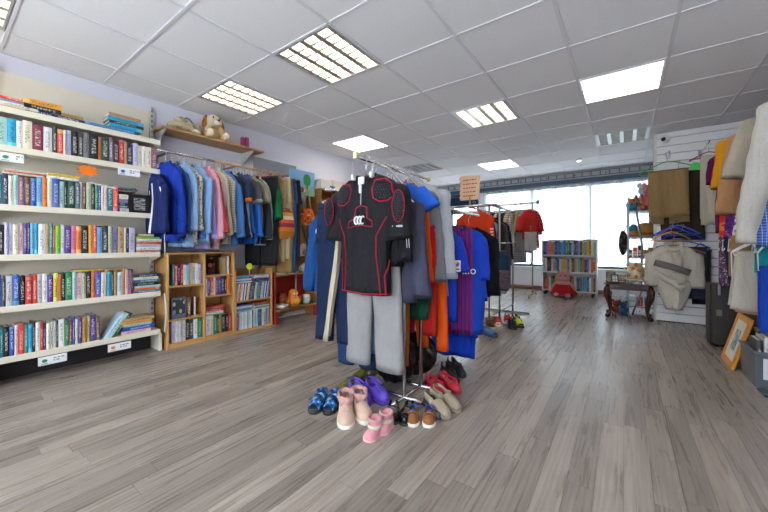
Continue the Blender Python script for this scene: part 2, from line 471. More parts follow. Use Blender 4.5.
# ---- window joinery
SLATE = plain('#33475c', .45, 0, .04)
def window(name, x0, x1, z0, z1, mull, transom=None, YW=YW):
    wn = bpy.data.objects.new(name, None); col.objects.link(wn); struct(wn); wn.location = (0, 0, 0)
    f = MB(); e = .05; ya, yb = YW + .01, YW + .07
    for b in ((x0, x1, ya, yb, z0, z0 + e), (x0, x1, ya, yb, z1 - e, z1), (x0, x0 + e, ya, yb, z0 + e, z1 - e), (x1 - e, x1, ya, yb, z0 + e, z1 - e)): f.box(*b)
    f.build('window_frame', SLATE, wn)
    xs = [x0 + e] + mull + [x1 - e]
    for q in mull: MB().box(q - .025, q + .025, ya, yb, z0 + e, z1 - e).build('mullion', SLATE, wn)
    if transom: MB().box(x0 + e, x1 - e, ya + .005, yb - .005, transom - .03, transom + .03).build('transom', SLATE, wn)
    gl = NT('window_glass'); gl.set(Roughness=.0, Transmission_Weight=1.0, IOR=1.02); gl.base((.97, .99, 1, 1))
    for a, b in zip(xs, xs[1:]): MB().box(a, b, YW + .035, YW + .041, z0 + e, z1 - e).build('pane', gl.m, wn)
    MB().cbox(x0 - .03, x1 + .03, YW - .07, YW + .01, z0 - .03, z0, .005).build('window_sill', plain('#dfe6dc', .4), wn)
window('window_1', -3.55, -2.82, .5, 2.2, [], 1.75)
window('window_2', -2.7, .5, .5, 2.2, [-1.65, -.6])
window('added_rear_window', -3.4, 1.0, .4, 2.2, [-2.3, -1.2, -.1], None, YB - .1)  # added window, out of view, lets in more daylight for the ceiling
hb = struct(MB().cbox(XL, .42, YW - .3, YW - .16, 2.165, 2.25, .005).build('trim_1', SLATE))
fc = struct(MB().box(XL, .42, YW - .28, YW - .18, 2.25, CEIL).build('trim_2', plain('#aeb3bb', .5)))
# ladder-like track in front of the fascia
tr = thing('ceiling_track', 'long ladder-like track running above the shop window', 'track', (0, YW - .34, 2.27))
TRK = plain('#6d6468', .5, .4)
MB().box(-3.5, .4, 0, .02, 0, .012).build('rail', TRK, tr); MB().box(-3.5, .4, 0, .02, .085, .097).build('rail', TRK, tr)
for k in range(27): MB().box(-3.45 + k * .146, -3.43 + k * .146, .002, .018, .012, .085).build('rung', plain('#8a5a5c', .5) if k > 17 and k % 3 else TRK, tr)
for k in range(8): MB().box(-3.3 + k * .5, -3.28 + k * .5, .02, .06, .03, .06).build('bracket', TRK, tr)
# dark roller blind of the narrow window
rb = thing('roller_blind', 'dark blue roller blind half lowered over the narrow window', 'blind', (-3.18, YW - .06, 2.14))
MB().tube([(-.36, 0, 0), (.36, 0, 0)], .025, 10).build('roller', SLATE, rb, True)
MB().box(-.35, .35, -.004, .0, -.2, -.01).build('cloth', fabric('#2c4763'), rb); MB().box(-.35, .35, -.01, .006, -.225, -.2).build('bottom_bar', SLATE, rb)
# sheer curtains
def sheer():
    T = NT('sheer_net'); t = T.t
    tr_ = T.n('ShaderNodeBsdfTransparent'); tl = T.n('ShaderNodeBsdfTranslucent'); df = T.n('ShaderNodeBsdfDiffuse')
    tl.inputs[0].default_value = (.36, .385, .41, 1); df.inputs[0].default_value = (.9, .92, .95, 1)
    m1 = T.n('ShaderNodeMixShader'); m1.inputs[0].default_value = .3; t.links.new(tl.outputs[0], m1.inputs[1]); t.links.new(df.outputs[0], m1.inputs[2])
    m2 = T.n('ShaderNodeMixShader'); m2.inputs[0].default_value = .93; t.links.new(tr_.outputs[0], m2.inputs[1]); t.links.new(m1.outputs[0], m2.inputs[2])
    t.links.new(m2.outputs[0], t.nodes['Material Output'].inputs['Surface'])
    return T.m
NET = sheer()
crod = thing('curtain_rod', 'thin white rod carrying the net curtains', 'curtain rod', (0, YW - .12, 2.16))
MB().tube([(-2.72, 0, 0), (.48, 0, 0)], .008, 8).build('rod', plain('#e8e8e8', .4), crod, True)
for q in (-2.73, .49): MB().ell((q, 0, 0), (.014, .014, .014), 10, 6).build('finial', plain('#e8e8e8', .4), crod, True)
CL = ['sheer white net curtain at the left, beside the clothes racks', 'sheer white net curtain behind the white bookcase', 'sheer white net curtain at the right, beside the grey metal shelves']
for k, (a, b) in enumerate(((-2.64, -1.58), (-1.61, -.53), (-.56, .47))):
    t = thing('net_curtain', CL[k], 'curtain', (a, YW - .12, 2.15), 0, 'net curtains of the shop window')
    R = random.Random(k); ph = R.uniform(0, 6)
    nx, nz_ = 90, 8; rows = []
    for q in range(nz_ + 1):
        z = -1.55 * q / nz_
        rows.append([(x, .022 * math.sin(x * 42 + ph + .6 * math.sin(x * 9)) * (.5 + .5 * q / nz_) + .01 * math.sin(x * 17 + q * .2), z) for x in [(b - a) * e / nx for e in range(nx + 1)]])
    MB().loft(rows, 0, False, False, False).build('net', NET, t, True)
    MB().loft([[(x, .02 * math.sin(x * 42 + ph), z) for x in [(b - a) * e / nx for e in range(nx + 1)]] for z in (-.025, .02)], 0, False, False, False).build('heading_tape', plain('#f2f2f2', .8), t, True)
# slatwall partition at the right
sw = struct(MB().box(.33, XR, 5.502, 5.6, 0, CEIL).build('wall_slat', plain('#55504e', .8)))
SLAT = plain('#e9e5e6', .35, 0, .015)
z = .012
while z < CEIL - .01:
    MB().cbox(.315, XR, 5.482, 5.504, z, min(z + .0945, CEIL - .003), .004).build('slat', SLAT, sw); z += .1006
MB().cbox(.302, .33, 5.478, 5.6, 0, CEIL, .003).build('edge_trim', plain('#d9d2c8', .5), sw)
# cable trunking on the left wall
tk = thing('cable_trunking', 'slim white vertical cable trunking on the left wall', 'trunking', (XL, 4.2, 0))
MB().cbox(0, .022, 0, .035, 0, CEIL, .004).build('cover', plain('#dad8de', .45), tk)
MB().cbox(0, .03, -.02, .055, 1.2, 1.29, .004).build('junction_box', plain('#e4e2e4', .45), tk)
# ================================================================== books
PAL = dict(black='#1d1c1f', charcoal='#3a393d', navy='#1f2a55', blue='#2b57ae', sky='#6aa9d8', cyan='#25a3cf', teal='#1d7f87', pale_teal='#a9cfcb', green='#2b8154', lime='#7fc01d', sage='#b3bf9e',
           dark_green='#1f4a3c', purple='#57358c', violet='#8a7fb0', lilac='#c7bddb', lavender='#b9c0e6', mauve='#8d5a78', maroon='#8a3147', pink='#d9799f', pale_pink='#e2bcc5', red='#c4322f', scarlet='#dd4a35',
           orange='#e37a2a', amber='#e8a13b', yellow='#d9b62e', gold='#b08a3a', tan='#b99a6b', brown='#6d4630', cream='#e2d8c2', white='#e6e4e2', grey='#8f8d90', pale_grey='#c4c3c6', pale_blue='#b5cfe2', slate='#5a6a86', dark_red='#6d2429')
WORD = {k: k.replace('_', ' ') for k in PAL}
WORD.update(sky='sky blue', lime='lime green', sage='sage green', gold='dull gold')
def cover_material():
    T = NT('printed_book_cover'); T.set(Roughness=.42)
    oi = T.n('ShaderNodeObjectInfo'); tc = T.obj(); sp = T.sep((tc, 'Object'))
    lum = T.n('ShaderNodeRGBToBW'); T.l(oi, 'Color', lum, 0)
    dark = T.math('LESS_THAN', (lum, 0), .22)
    ink = T.mix(dark, (.03, .03, .05, 1), (.85, .83, .75, 1))
    h2 = T.n('ShaderNodeHueSaturation', i_Saturation=.8)
    T.t.links.new(T.math('MULTIPLY_ADD', (oi, 'Random'), .16, .42)[0].outputs[0], h2.inputs['Hue']); h2.inputs['Value'].default_value = 1.0; T.l(oi, 'Color', h2, 'Color')
    # title lettering along the spine
    off = T.math('MULTIPLY', (oi, 'Random'), 40.0)
    cv = T.n('ShaderNodeCombineXYZ'); T.t.links.new(off[0].outputs[0], cv.inputs[0])
    T.t.links.new(T.math('MULTIPLY', (sp, 'Y'), 2.2)[0].outputs[0], cv.inputs[1]); T.t.links.new(T.math('MULTIPLY', (sp, 'Z'), 30.0)[0].outputs[0], cv.inputs[2])
    nz = T.n('ShaderNodeTexNoise', i_Scale=1.6, i_Detail=1.0); T.l(cv, 0, nz, 'Vector')
    letters = T.math('GREATER_THAN', (nz, 'Fac'), .52)
    mid = T.math('LESS_THAN', T.math('ABSOLUTE', T.math('SUBTRACT', (sp, 'Y'), .5)), .25)
    zz = T.math('ADD', (sp, 'Z'), T.math('MULTIPLY', (oi, 'Random'), .12))
    zone = T.math('MULTIPLY', T.math('GREATER_THAN', zz, .24), T.math('LESS_THAN', zz, .88))
    spine = T.math('GREATER_THAN', (sp, 'X'), .985)
    title = T.math('MULTIPLY', T.math('MULTIPLY', letters, mid), T.math('MULTIPLY', zone, spine))
    # colour band at head or foot on some
    band = T.math('MULTIPLY', T.math('GREATER_THAN', zz, .93), T.math('GREATER_THAN', T.math('FRACT', T.math('MULTIPLY', (oi, 'Random'), 7.0)), .55))
    b2 = T.math('MULTIPLY', T.math('LESS_THAN', (sp, 'Z'), .16), T.math('GREATER_THAN', T.math('FRACT', T.math('MULTIPLY', (oi, 'Random'), 13.0)), .6))
    c1 = T.mix(T.math('MAXIMUM', band, b2), (oi, 'Color'), (h2, 0))
    c2 = T.mix(T.math('MULTIPLY', title, .6), c1, ink)
    T.base(c2)
    return T.m
COVER = cover_material(); PAGES = plain('#d8cdb4', .9, 0, .06, 40)
def book_mesh():
    m = MB()
    m.box(0, .985, 0, .09, 0, 1, 0); m.box(0, .985, .91, 1, 0, 1, 0)
    b = len(m.v)
    for z in (0, 1):
        m.v += [(.965, .0, z), (.985, 0, z), (1.0, .22, z), (1.01, .5, z), (1.0, .78, z), (.985, 1, z), (.965, 1, z)]
    for k in range(6): m.face([b + k, b + k + 1, b + 8 + k, b + 7 + k], 0)
    m.face([b + 6, b, b + 7, b + 13], 0); m.face([b + k for k in range(6, -1, -1)], 0); m.face([b + 7 + k for k in range(7)], 0)
    m.box(.03, .966, .09, .91, .015, .985, 1)
    return m.mesh('book', [COVER, PAGES])
BOOK = book_mesh()
def book(colour, loc, size, label, group, rot=(0, 0, 0), name='book', cat='book'):
    o = put(name, BOOK, None, loc, rot, size); c = lin(PAL[colour]); o.color = c
    return tag(o, label, cat, group)
BR = random.Random(11)
def row(spec, X, z, shelf, hbase, depth=.145, lean=0.0, rev=True, toY=yu, name='book', cat='book', jitter=.03):
    """upright books given by their left/right photo columns; spines face +X"""
    n = len(spec)
    for k, (a, b, c) in enumerate(spec):
        ya, yb = toY(a), toY(b); th = max(yb - ya - .0015, .006)
        hh = hbase * (1 + BR.uniform(-jitter * 2.2, jitter))
        dp = depth * BR.uniform(.92, 1.04)
        lab = f'{WORD[c]} upright {cat}, {ordinal(n - k)} from the right on {shelf}'
        book(c, (X - dp - BR.uniform(.0, .012), ya, z + .0006), (dp, th, hh), lab, cat + 's on ' + shelf, (lean, 0, 0), name, cat)
def stack(cols_, X, y0, z, place, length=.21, th=.022, depth=.15, name='book', cat='book', ths=None, bot=True):
    for k, c in enumerate(cols_):
        t = ths[k] if ths else th * BR.uniform(.75, 1.25); L = length * BR.uniform(.92, 1.06); dp = depth * BR.uniform(.93, 1.05)
        pos = ordinal(k + 1) + ' from bottom' if len(cols_) > 1 else 'single'
        book(c, (X - dp - BR.uniform(0, .012), y0 + L + BR.uniform(-.008, .008), z + .0006), (dp, t, L), f'{WORD[c]} {cat} lying flat, {pos} of stack {place}', f'flat {cat}s ' + place, (PI / 2, 0, 0), name, cat)
        z += t + .0008
    return z
def S(txt):
    """'0-8 white, 8-17 cyan' -> [(0, 8, 'white'), ...]"""
    o = []
    for q in txt.split(','):
        a, c = q.split(); u, v = a.rsplit('-', 1); o.append((float(u), float(v), c))
    return o
# ================================================================== white wall shelving with books
SHX = -3.42
SHELFM = plain('#e2dac8', .4, 0, .02); PANELM = plain('#e4dac8', .5, 0, .02)
unit = thing('wall_shelving', 'tall white metal wall shelving full of books at the left', 'shelving', (XL, 0, 0))
m = MB().box(.004, .016, -.75, 1.25, .06, 2.26); m.build('back_panel', PANELM, unit)
for y in (-.74, .25, 1.245):
    MB().cbox(.016, .05, y, y + .028, 0, 2.3, .003).build('upright', plain('#b9b6b2', .45), unit)
    sl = MB()
    for k in range(44): sl.box(.0495, .0508, y + .009, y + .019, .1 + k * .05, .125 + k * .05)
    sl.build('upright_slots', plain('#3c3b3c', .7), unit)
LEV = [(.205, 'lowest shelf'), (.55, 'fifth shelf'), (.905, 'fourth shelf'), (1.25, 'third shelf'), (1.655, 'second shelf'), (1.92, 'top shelf')]
for z, nm in LEV:
    d = SHX - XL
    s = MB().box(.03, d - .004, -.75, 1.235, z - .012, z).build('shelf', SHELFM, unit)
    MB().cbox(d - .006, d + .004, -.75, 1.235, z - .04, z + .004, .002).build('shelf_lip', SHELFM, s)
    for y in (-.74, .25, 1.236):
        b = MB(); yy = y + .004
        b.loft([[(.04, q, z - .1), (.06, q, z - .1), (d - .02, q, z - .035), (d - .02, q, z - .012), (.04, q, z - .012)] for q in (yy, yy + .005)])
        b.build('bracket', SHELFM, s)
MB().cbox(.02, SHX - XL - .03, 1.235, 1.262, 0, .16, .003).build('foot', SHELFM, unit)
MB().cbox(.02, SHX - XL - .03, .24, .27, 0, .16, .003).build('foot', SHELFM, unit)
MB().box(.03, .1, -.75, 1.23, .0, .15).build('under_shelf_shade', plain('#2b2829', .7), unit)  # dark box standing in for the shade below the lowest shelf
sw_ = MB(); sw_.loft([[(.26, 1.262, .17), (.31, 1.262, .17), (.30, 1.262, .52), (.1, 1.262, .52)], [(.26, 1.268, .17), (.31, 1.268, .17), (.30, 1.268, .52), (.1, 1.268, .52)]]); 
pt = [(.31 + .03 * math.sin(q / 8 * PI), 1.268, .17 + .36 * q / 8) for q in range(9)]
MB().loft([[(x, y - .006, z), (x + .004, y - .006, z), (x + .004, y + .006, z), (x, y + .006, z)] for x, y, z in pt]).build('end_guard', plain('#d9d6d2', .4), unit)
wu = 'shelf of white shelving'
BX = SHX - .012
row(S('-6-8 pale_teal,8-17 cyan,17-23 white,23-33 cream,33-44 maroon,44-53 white,53-58 charcoal,58-64 scarlet,64-67 cream,67-72 lavender,72-79 black,79-84 charcoal,84-90 grey,90-99 black,99-102 orange,102-110 dark_green,110-114 mauve,114-120 charcoal,120-125 red,125-128 tan,128-134 navy,134-139 lilac,139-143 cream,143-147 white,147-152 cream,152-158 mauve'), BX, 1.655, 'second ' + wu, .2)
row(S('-4-3 teal,3-9 navy,9-14 cream,14-19 pale_teal,19-25 mauve,25-31 brown,31-37 blue,37-43 sky,43-48 orange,48-53 cream,53-60 blue,60-65 pale_teal,65-68 black,68-76 dark_green,76-81 slate,81-83 white,83-87 brown,87-92 sage,92-96 charcoal,96-99 green,99-102 blue,102-105 cream,105-108 pale_pink,108-114 teal,114-119 scarlet'), BX, 1.25, 'third ' + wu, .215)
row(S('-5-5 black,5-9 lilac,9-13 lavender,13-19 cream,19-24 pale_pink,24-28 purple,28-31 navy,31-35 sky,35-39 cyan,39-46 white,46-50 tan,50-54 teal,54-56 red,56-61 lime,61-65 white,65-72 purple,72-77 pink,77-82 orange,82-89 black,89-94 amber,94-98 scarlet,98-103 sky,103-109 charcoal,109-113 sage,113-119 violet,119-125 tan,125-127 cream,127-130 navy,130-136 lilac'), BX, .905, 'fourth ' + wu, .222)
row(S('-4-2 blue,2-6 charcoal,6-13 pale_grey,13-20 blue,20-26 black,26-33 red,33-38 scarlet,38-43 pale_grey,43-48 white,48-54 purple,54-59 yellow,59-62 orange,62-66 black,66-73 green,73-77 pale_teal,77-83 pale_pink,83-87 sage,87-92 black,92-96 orange,96-102 blue,102-106 white,106-108 tan,108-112 cyan,112-115 charcoal,115-118 gold,118-123 pale_blue,123-126 orange,126-129 pale_grey,129-132 pink,132-134 navy'), BX, .55, 'fifth ' + wu, .212, jitter=.04)
row(S('-6-0 dark_red,0-4 teal,4-10 black,10-15 blue,15-19 pale_pink,19-25 scarlet,25-29 teal,29-33 cyan,33-36 black,36-41 white,41-44 red,44-47 charcoal,47-51 white,51-54 cream,54-57 pale_grey,57-59 charcoal,59-65 white,65-70 green,70-73 maroon,73-76 blue,76-79 cream,79-83 purple,83-88 gold,88-91 tan,91-97 purple,97-101 brown'), BX, .205, 'lowest ' + wu, .205, jitter=.05)
# leaning ones at the right end of the lowest shelf
for k, (c, u) in enumerate((('pale_blue', 104), ('pale_teal', 108), ('dark_green', 112))):
    book(c, (BX - .15, yu(u), .2056), (.145, .022, .23), f'{WORD[c]} book leaning over on lowest shelf, {ordinal(k + 1)} of three leaners', 'books leaning on the lowest shelf', (-.6, 0, 0))
stack(['pale_pink', 'blue', 'pale_teal', 'amber', 'tan'], BX, yu(123), .205, 'ending lowest white shelf', .225, .025)
stack(['slate', 'orange', 'pale_blue', 'black', 'teal', 'cream', 'navy'], BX, yu(135), .55, 'ending fifth white shelf', .205, .022)
stack(['red', 'white', 'pale_grey', 'scarlet', 'white', 'lime'], BX, yu(137), .905, 'ending fourth white shelf', .185, .021)
stack(['tan', 'cream'], BX - .01, yu(140), 1.04, 'on the lime green book', .115, .014, .1)
stack(['pale_grey', 'teal', 'black', 'violet', 'cream'], BX, yu(119.5), 1.25, 'beside red book, third shelf', .062, .028, .12)
fo = book('black', (BX - .05, yu(129), 1.2505), (.035, .17, .165), 'black book standing face out at right end of third white shelf', 'face out books')
stack(['brown', 'black', 'teal'], BX - .02, yu(114), 1.425, 'above third shelf stack', .17, .014)
stack(['cream', 'scarlet', 'cream'], BX, yu(4), 1.467, 'on third shelf books, at left', .2, .011)
stack(['white', 'yellow'], BX, yu(47), 1.467, 'on third shelf books, in middle', .19, .017)
book('cream', (BX - .14, yu(116), 1.44), (.14, .012, .18), 'cream book sloping on third shelf books beside red spine', 'sloping books', (PI / 2 - .16, 0, 0))
stack(['yellow'], BX, yu(75), .764, 'laid on fifth shelf books, left', .17, .012)
stack(['tan'], BX, yu(107), .764, 'laid on fifth shelf books, right', .13, .012)
stack(['charcoal', 'cream', 'sky', 'scarlet'], BX, yu(-3), 1.92, 'at left of top shelf', .2, .022, .17, ths=[.012, .03, .014, .02])
stack(['navy', 'black', 'amber'], BX, yu(25), 1.92, 'on top shelf, second from left', .19, .03, .17)
stack(['navy', 'gold'], BX, yu(52), 1.92, 'on top shelf, third from left', .19, .032, .17)
stack(['blue', 'sky'], BX, yu(84), 1.92, 'long, near right of top shelf', .36, .016, .18)
stack(['cyan', 'charcoal', 'cyan', 'tan'], BX - .01, yu(110), 1.96, 'on long blue book of top shelf', .24, .026, .15)
# shelf-edge cards and the orange star
def edge_card(u0, v0, u1, v1, label, ink):
    um, vm = (u0 + u1) / 2, (v0 + v1) / 2; h = .062
    c_ = at_x(um, vm, SHX + .008); a = at_x(u0, vm, SHX + .008); b = at_x(u1, vm, SHX + .008)
    t = thing('shelf_edge_card', label, 'card', (SHX + .0055, a[1], c_[2] - h / 2), 0, 'cards on the shelf edges')
    L = b[1] - a[1]
    MB().cbox(0, .002, 0, L, 0, h, .0006).build('card', plain('#eceef0', .4), t)
    p = MB(); p.ell((.0022, h * .55, h * .5), (.0006, h * .26, h * .2), 10, 6); p.box(.0021, .0026, h * .25, h * .8, h * .12, h * .2); p.build('emblem', plain(ink, .5), t)
    q = MB(); R = random.Random(int(u0))
    for r_, zz in enumerate((.62, .36)):
        y = h * 1.3
        while y < L * (.92 if r_ == 0 else .75):
            wd = R.uniform(.008, .02); q.box(.0021, .0025, y, min(y + wd, L * .95), h * zz, h * (zz + .13)); y += wd + .006
    q.build('lettering', plain('#68707c', .6), t)
edge_card(-2, 149, 24, 166, 'white shelf edge card beside pale teal book at far left of second shelf', '#3a8a6a')
edge_card(118, 166, 140, 178, 'small white card with blue emblem on second shelf edge', '#2f5a9e')
edge_card(38, 353, 67, 366, 'white card with green emblem on lowest shelf edge', '#2f8f66')
edge_card(108, 341, 131, 352, 'white card with orange emblem on lowest shelf edge', '#e28a4a')
st = at_x(88, 170.5, SHX + .012)
t = thing('price_star', 'bright orange star shaped price sticker hanging from second shelf', 'sticker', st)
MB().loft([[(x, (.056 if k % 2 else .038) * 1.25 * math.cos(2 * PI * k / 22), (.056 if k % 2 else .038) * .95 * math.sin(2 * PI * k / 22)) for k in range(22)] for x in (-.0015, .0015)]).build('star', plain('#f07a12', .5), t)
# ================================================================== light wooden bookcase
PINE = wood('#cf9f66', '#bd8a50', 'Z', 1.0, .5); PINEH = wood('#cf9f66', '#bd8a50', 'Y', 1.0, .5)
def wbox(m, *b): return m.cbox(*b, .002)
bc = thing('pine_bookcase', 'light wooden bookcase with two columns under the clothes rail', 'bookcase', (-3.71, 1.29, 0))
D, WID, HT = .29, .66, .9
for a in (0, WID - .018, WID * .505): wbox(MB(), 0, D - (.002 if 0 < a < .5 else 0), a, a + .018, .0, HT - .018).build('side_panel' if a in (0, WID - .018) else 'divider', PINE, bc)
wbox(MB(), 0, D + .004, 0, WID, HT - .018, HT).build('top_board', PINEH, bc)
wbox(MB(), 0, D - .004, .018, WID - .018, .03, .046).build('bottom_board', PINEH, bc); wbox(MB(), D - .02, D - .006, .018, WID - .018, 0, .03).build('kick_board', PINEH, bc)
MB().box(-.004, 0, 0, WID, 0, HT).build('back_panel', PINE, bc)
for z in (.585, .27): wbox(MB(), 0, D - .004, .018, WID * .505, z - .016, z).build('shelf', PINEH, bc)
for z in (.66, .45): wbox(MB(), 0, D - .004, WID * .505 + .018, WID - .018, z - .014, z).build('shelf', PINEH, bc)
BCX = -3.44
pb = 'of pine bookcase'
row(S('174-176 teal,176.4-179 scarlet,179-182 navy,182-184.5 red,184.5-187 white,187-190 pale_teal,190-192 sky,192-194 amber,194-197 pale_blue,197-199 white,199-202 lilac,202-204 mauve'), BCX, .585, 'upper left shelf ' + pb, .2, .14)
row(S('173-177 lilac,177-180 white,180-184 pale_grey,184-187 white,187-191 black,191-195 charcoal,195-199 white,199-203.5 green'), BCX, .046, 'lower left shelf ' + pb, .205, .14)
row(S('207-209 white,209-212 blue,212-215 scarlet,215-217 cream,217-219.5 mauve,219.5-222.5 purple,222.5-226 navy,226-228.5 black,228.5-232 orange'), BCX, .45, 'middle right shelf ' + pb, .19, .14)
row(S('207-212 white,212-215 cream,215-218 green,218-220.5 dark_green,220.5-223 gold,223-227 charcoal,227-230 black,230-232 red'), BCX, .046, 'lower right shelf ' + pb, .2, .14)
stack(['pale_teal', 'cream', 'scarlet', 'charcoal', 'red'], BCX, yu(207.5), .249, 'low in pine bookcase', .19, .016, .14)
book('tan', (BCX - .16, yu(226), .6606), (.15, .014, .18), 'tan book standing beside framed picture in pine bookcase', 'books in upper right of pine bookcase')
book('cream', (BCX - .16, yu(229), .6606), (.15, .02, .19), 'cream book standing at upper right corner of pine bookcase', 'books in upper right of pine bookcase')
t = thing('photo_frame', 'dark framed portrait picture standing in pine bookcase', 'picture frame', (BCX - .07, yu(207.5), .661), rot=(0, -.12, 0))
m = MB(); m.box(0, .012, 0, .016, 0, .19); m.box(0, .012, .12, .136, 0, .19); m.box(0, .012, .016, .12, 0, .016); m.box(0, .012, .016, .12, .174, .19); m.build('frame', plain('#1c1716', .35), t)
MB().box(.002, .006, .016, .12, .016, .174).build('picture', patterned('spots', ['#2a1a18', '#a85a48', '#5a2a28'], 14), t)
t = book('slate', (BCX - .05, yu(173.5), .2706), (.03, .125, .2), 'dark illustrated boxed book standing face out in left of pine bookcase', 'face out books')
MB().box(1.012, 1.03, .06, .94, .2, .9).build('cover_picture', patterned('spots', ['#3b4652', '#c9b98a', '#8a8f94'], 3.0), t)
t = book('brown', (BCX - .12, yu(195), .2706), (.11, .03, .185), 'brown landscape covered book leaning open in left of pine bookcase', 'face out books', (0, 0, -.5))
book('white', (BCX - .12, yu(200), .2706), (.1, .012, .18), 'thin white book beside brown leaning book in pine bookcase', 'face out books', (0, 0, -.35))
# ---- DVD rack
dv = thing('dvd_rack', 'low light wooden rack packed with film cases beside the pine bookcase', 'rack', (-3.71, 1.955, 0))
WD = .47
for a in (0, WD - .016): wbox(MB(), 0, .286, a, a + .016, .0, .69).build('side_panel', PINE, dv)
wbox(MB(), 0, .284, .016, WD - .016, .0, .03).build('bottom_board', PINEH, dv); wbox(MB(), 0, .284, .016, WD - .016, .335, .352).build('shelf', PINEH, dv)
wbox(MB(), 0, .05, .016, WD - .016, .66, .69).build('back_rail', PINEH, dv); MB().box(-.004, 0, 0, WD, 0, .69).build('back_panel', PINE, dv)
DC = ['blue', 'pale_blue', 'white', 'cyan', 'black', 'pale_teal', 'slate', 'lilac', 'red', 'white', 'blue', 'cream', 'sky', 'green', 'navy', 'pale_grey', 'amber', 'white', 'sky', 'charcoal']
RD = random.Random(5)
def dvd_row(z, n, where, lean):
    for k in range(n):
        c = DC[(k * 7 + RD.randrange(3)) % len(DC)]
        o = book(c, (-3.44 - .135, 1.985 + lean * .0 + k * (.40 / n), z + .0006), (.133, .0138, .19), f'{WORD[c]} film case, {ordinal(n - k)} from the right in {where} row of dvd rack', f'film cases in the {where} row', (-.13 if lean else 0, 0, 0), 'dvd_case', 'film case')
dvd_row(.352, 25, 'upper', True)
dvd_row(.03, 26, 'lower', False)
def dvd_stack(y, z, n, where):
    stack([RD.choice(DC) for _ in range(n)], -3.44, y, z, where, .19, .0145, .133, 'dvd_case', 'film case', ths=[.0145] * n)
dvd_stack(1.98, .222, 5, 'left under dvd shelf'); dvd_stack(2.2, .222, 5, 'right under dvd shelf')
dvd_stack(1.98, .546, 5, 'left atop dvd row'); dvd_stack(2.2, .546, 5, 'right atop dvd row')
t = thing('price_tag', 'round yellow green price tag above the film cases', 'tag', (-3.41, 2.115, .70))
MB().lathe([(.004, -.003), (.036, -.003), (.036, .003), (.004, .003)], n=18).xf(Matrix.Rotation(PI / 2, 4, 'Y')).xf(Matrix.Translation((0, 0, .03))).build('disc', plain('#cfe02a', .5), t)
MB().box(-.002, .002, -.003, .003, -.06, 0).build('stalk', plain('#ddd', .5) if False else plain('#dddddd', .5), t)
# ================================================================== clothes
def lerp_table(tb, d):
    if d <= tb[0][0]: return tb[0][1:]
    for a, b in zip(tb, tb[1:]):
        if d <= b[0]:
            q = (d - a[0]) / (b[0] - a[0]); return tuple(x + (y - x) * q for x, y in zip(a[1:], b[1:]))
    return tb[-1][1:]
def spow(x, p): return math.copysign(abs(x) ** p, x)
TOPZ = -.115                                                   # neck of a top below the rail
class Torso:
    """body of a hanging top: local x across the shoulders, -y the front, z up; origin at the rail"""
    def __init__(s, w=.44, L=.68, t=.08, neck=.075, drop=.075, flare=1.0, waist=.95, fold=.02, seed=0, z0=TOPZ):
        R = random.Random(seed); s.ph = [R.uniform(0, 6.28) for _ in range(5)]; s.fr = R.uniform(16, 26)
        s.L, s.t, s.hw, s.neck, s.drop, s.fold, s.z0 = L, t, w / 2, neck, drop, fold, z0
        h = w / 2
        s.tb = [(0, neck, .032), (.02, neck + .35 * (h - neck), .04), (drop * .7, neck + .82 * (h - neck), .043), (drop, h * .97, .042), (drop + .035, h, .3 * t + .02), (.2, h * .95, t * .5), (.3, h * .93, t * .52),
                (L * .62, h * waist, t * .5), (L, h * waist * flare, t * .55)]
    def prof(s, d): return lerp_table(s.tb, d)
    def wave(s, x, d):
        a = s.fold * min(max((d - .1) / (s.L * .7), 0), 1.2)
        return a * (math.sin(s.fr * x + s.ph[0] + 2.2 * d) + .5 * math.sin(2.3 * s.fr * x + s.ph[1] - 3 * d)) * min(1, s.t / .07)
    def pt(s, th, d):
        hw, ht = s.prof(d); c, q = math.cos(th), math.sin(th)
        x = hw * spow(c, .8); y = ht * spow(q, .7) + s.wave(x, d)
        x += .006 * math.sin(11 * d + s.ph[2]) * min(d / .3, 1) + .006 * math.sin(5 * d + s.ph[3])
        z = s.z0 - d
        if q < 0 and d < .05: z -= (1 - d / .05) * .05 * (1 - (x / (s.neck + .04)) ** 2 if abs(x) < s.neck + .04 else 0)
        return (x, y, z)
    def front(s, x, d, off=.004):
        hw, ht = s.prof(d); c = min(abs(x) / hw, .999) ** 1.25; q = math.sqrt(1 - c * c)
        return (x + .006 * math.sin(11 * d + s.ph[2]) * min(d / .3, 1) + .006 * math.sin(5 * d + s.ph[3]), -ht * q ** .7 + s.wave(x, d) - off, s.z0 - d)
    def build(s, mat, parent, name='body', n=30):
        ds = [0, .012, .025, .04, .055, s.drop, s.drop + .02, s.drop + .045, .15, .185, .22, .26, .3]
        k = max(5, int((s.L - .3) / .045)); ds += [.3 + (s.L - .3) * (q + 1) / k for q in range(k)]
        ds = sorted(d for d in ds if d <= s.L)
        rings = [[s.pt(2 * PI * j / n, d) for j in range(n)] for d in ds]
        last = rings[-1]
        cx = sum(p[0] for p in last) / n; cy_ = sum(p[1] for p in last) / n
        rings.append([(cx + (p[0] - cx) * .95, cy_ + (p[1] - cy_) * .8, p[2] + .004) for p in last])
        rings.append([(cx + (p[0] - cx) * .9, cy_ + (p[1] - cy_) * .6, p[2] + .05) for p in last])
        return MB().loft(rings[::-1]).build(name, mat, parent, True)
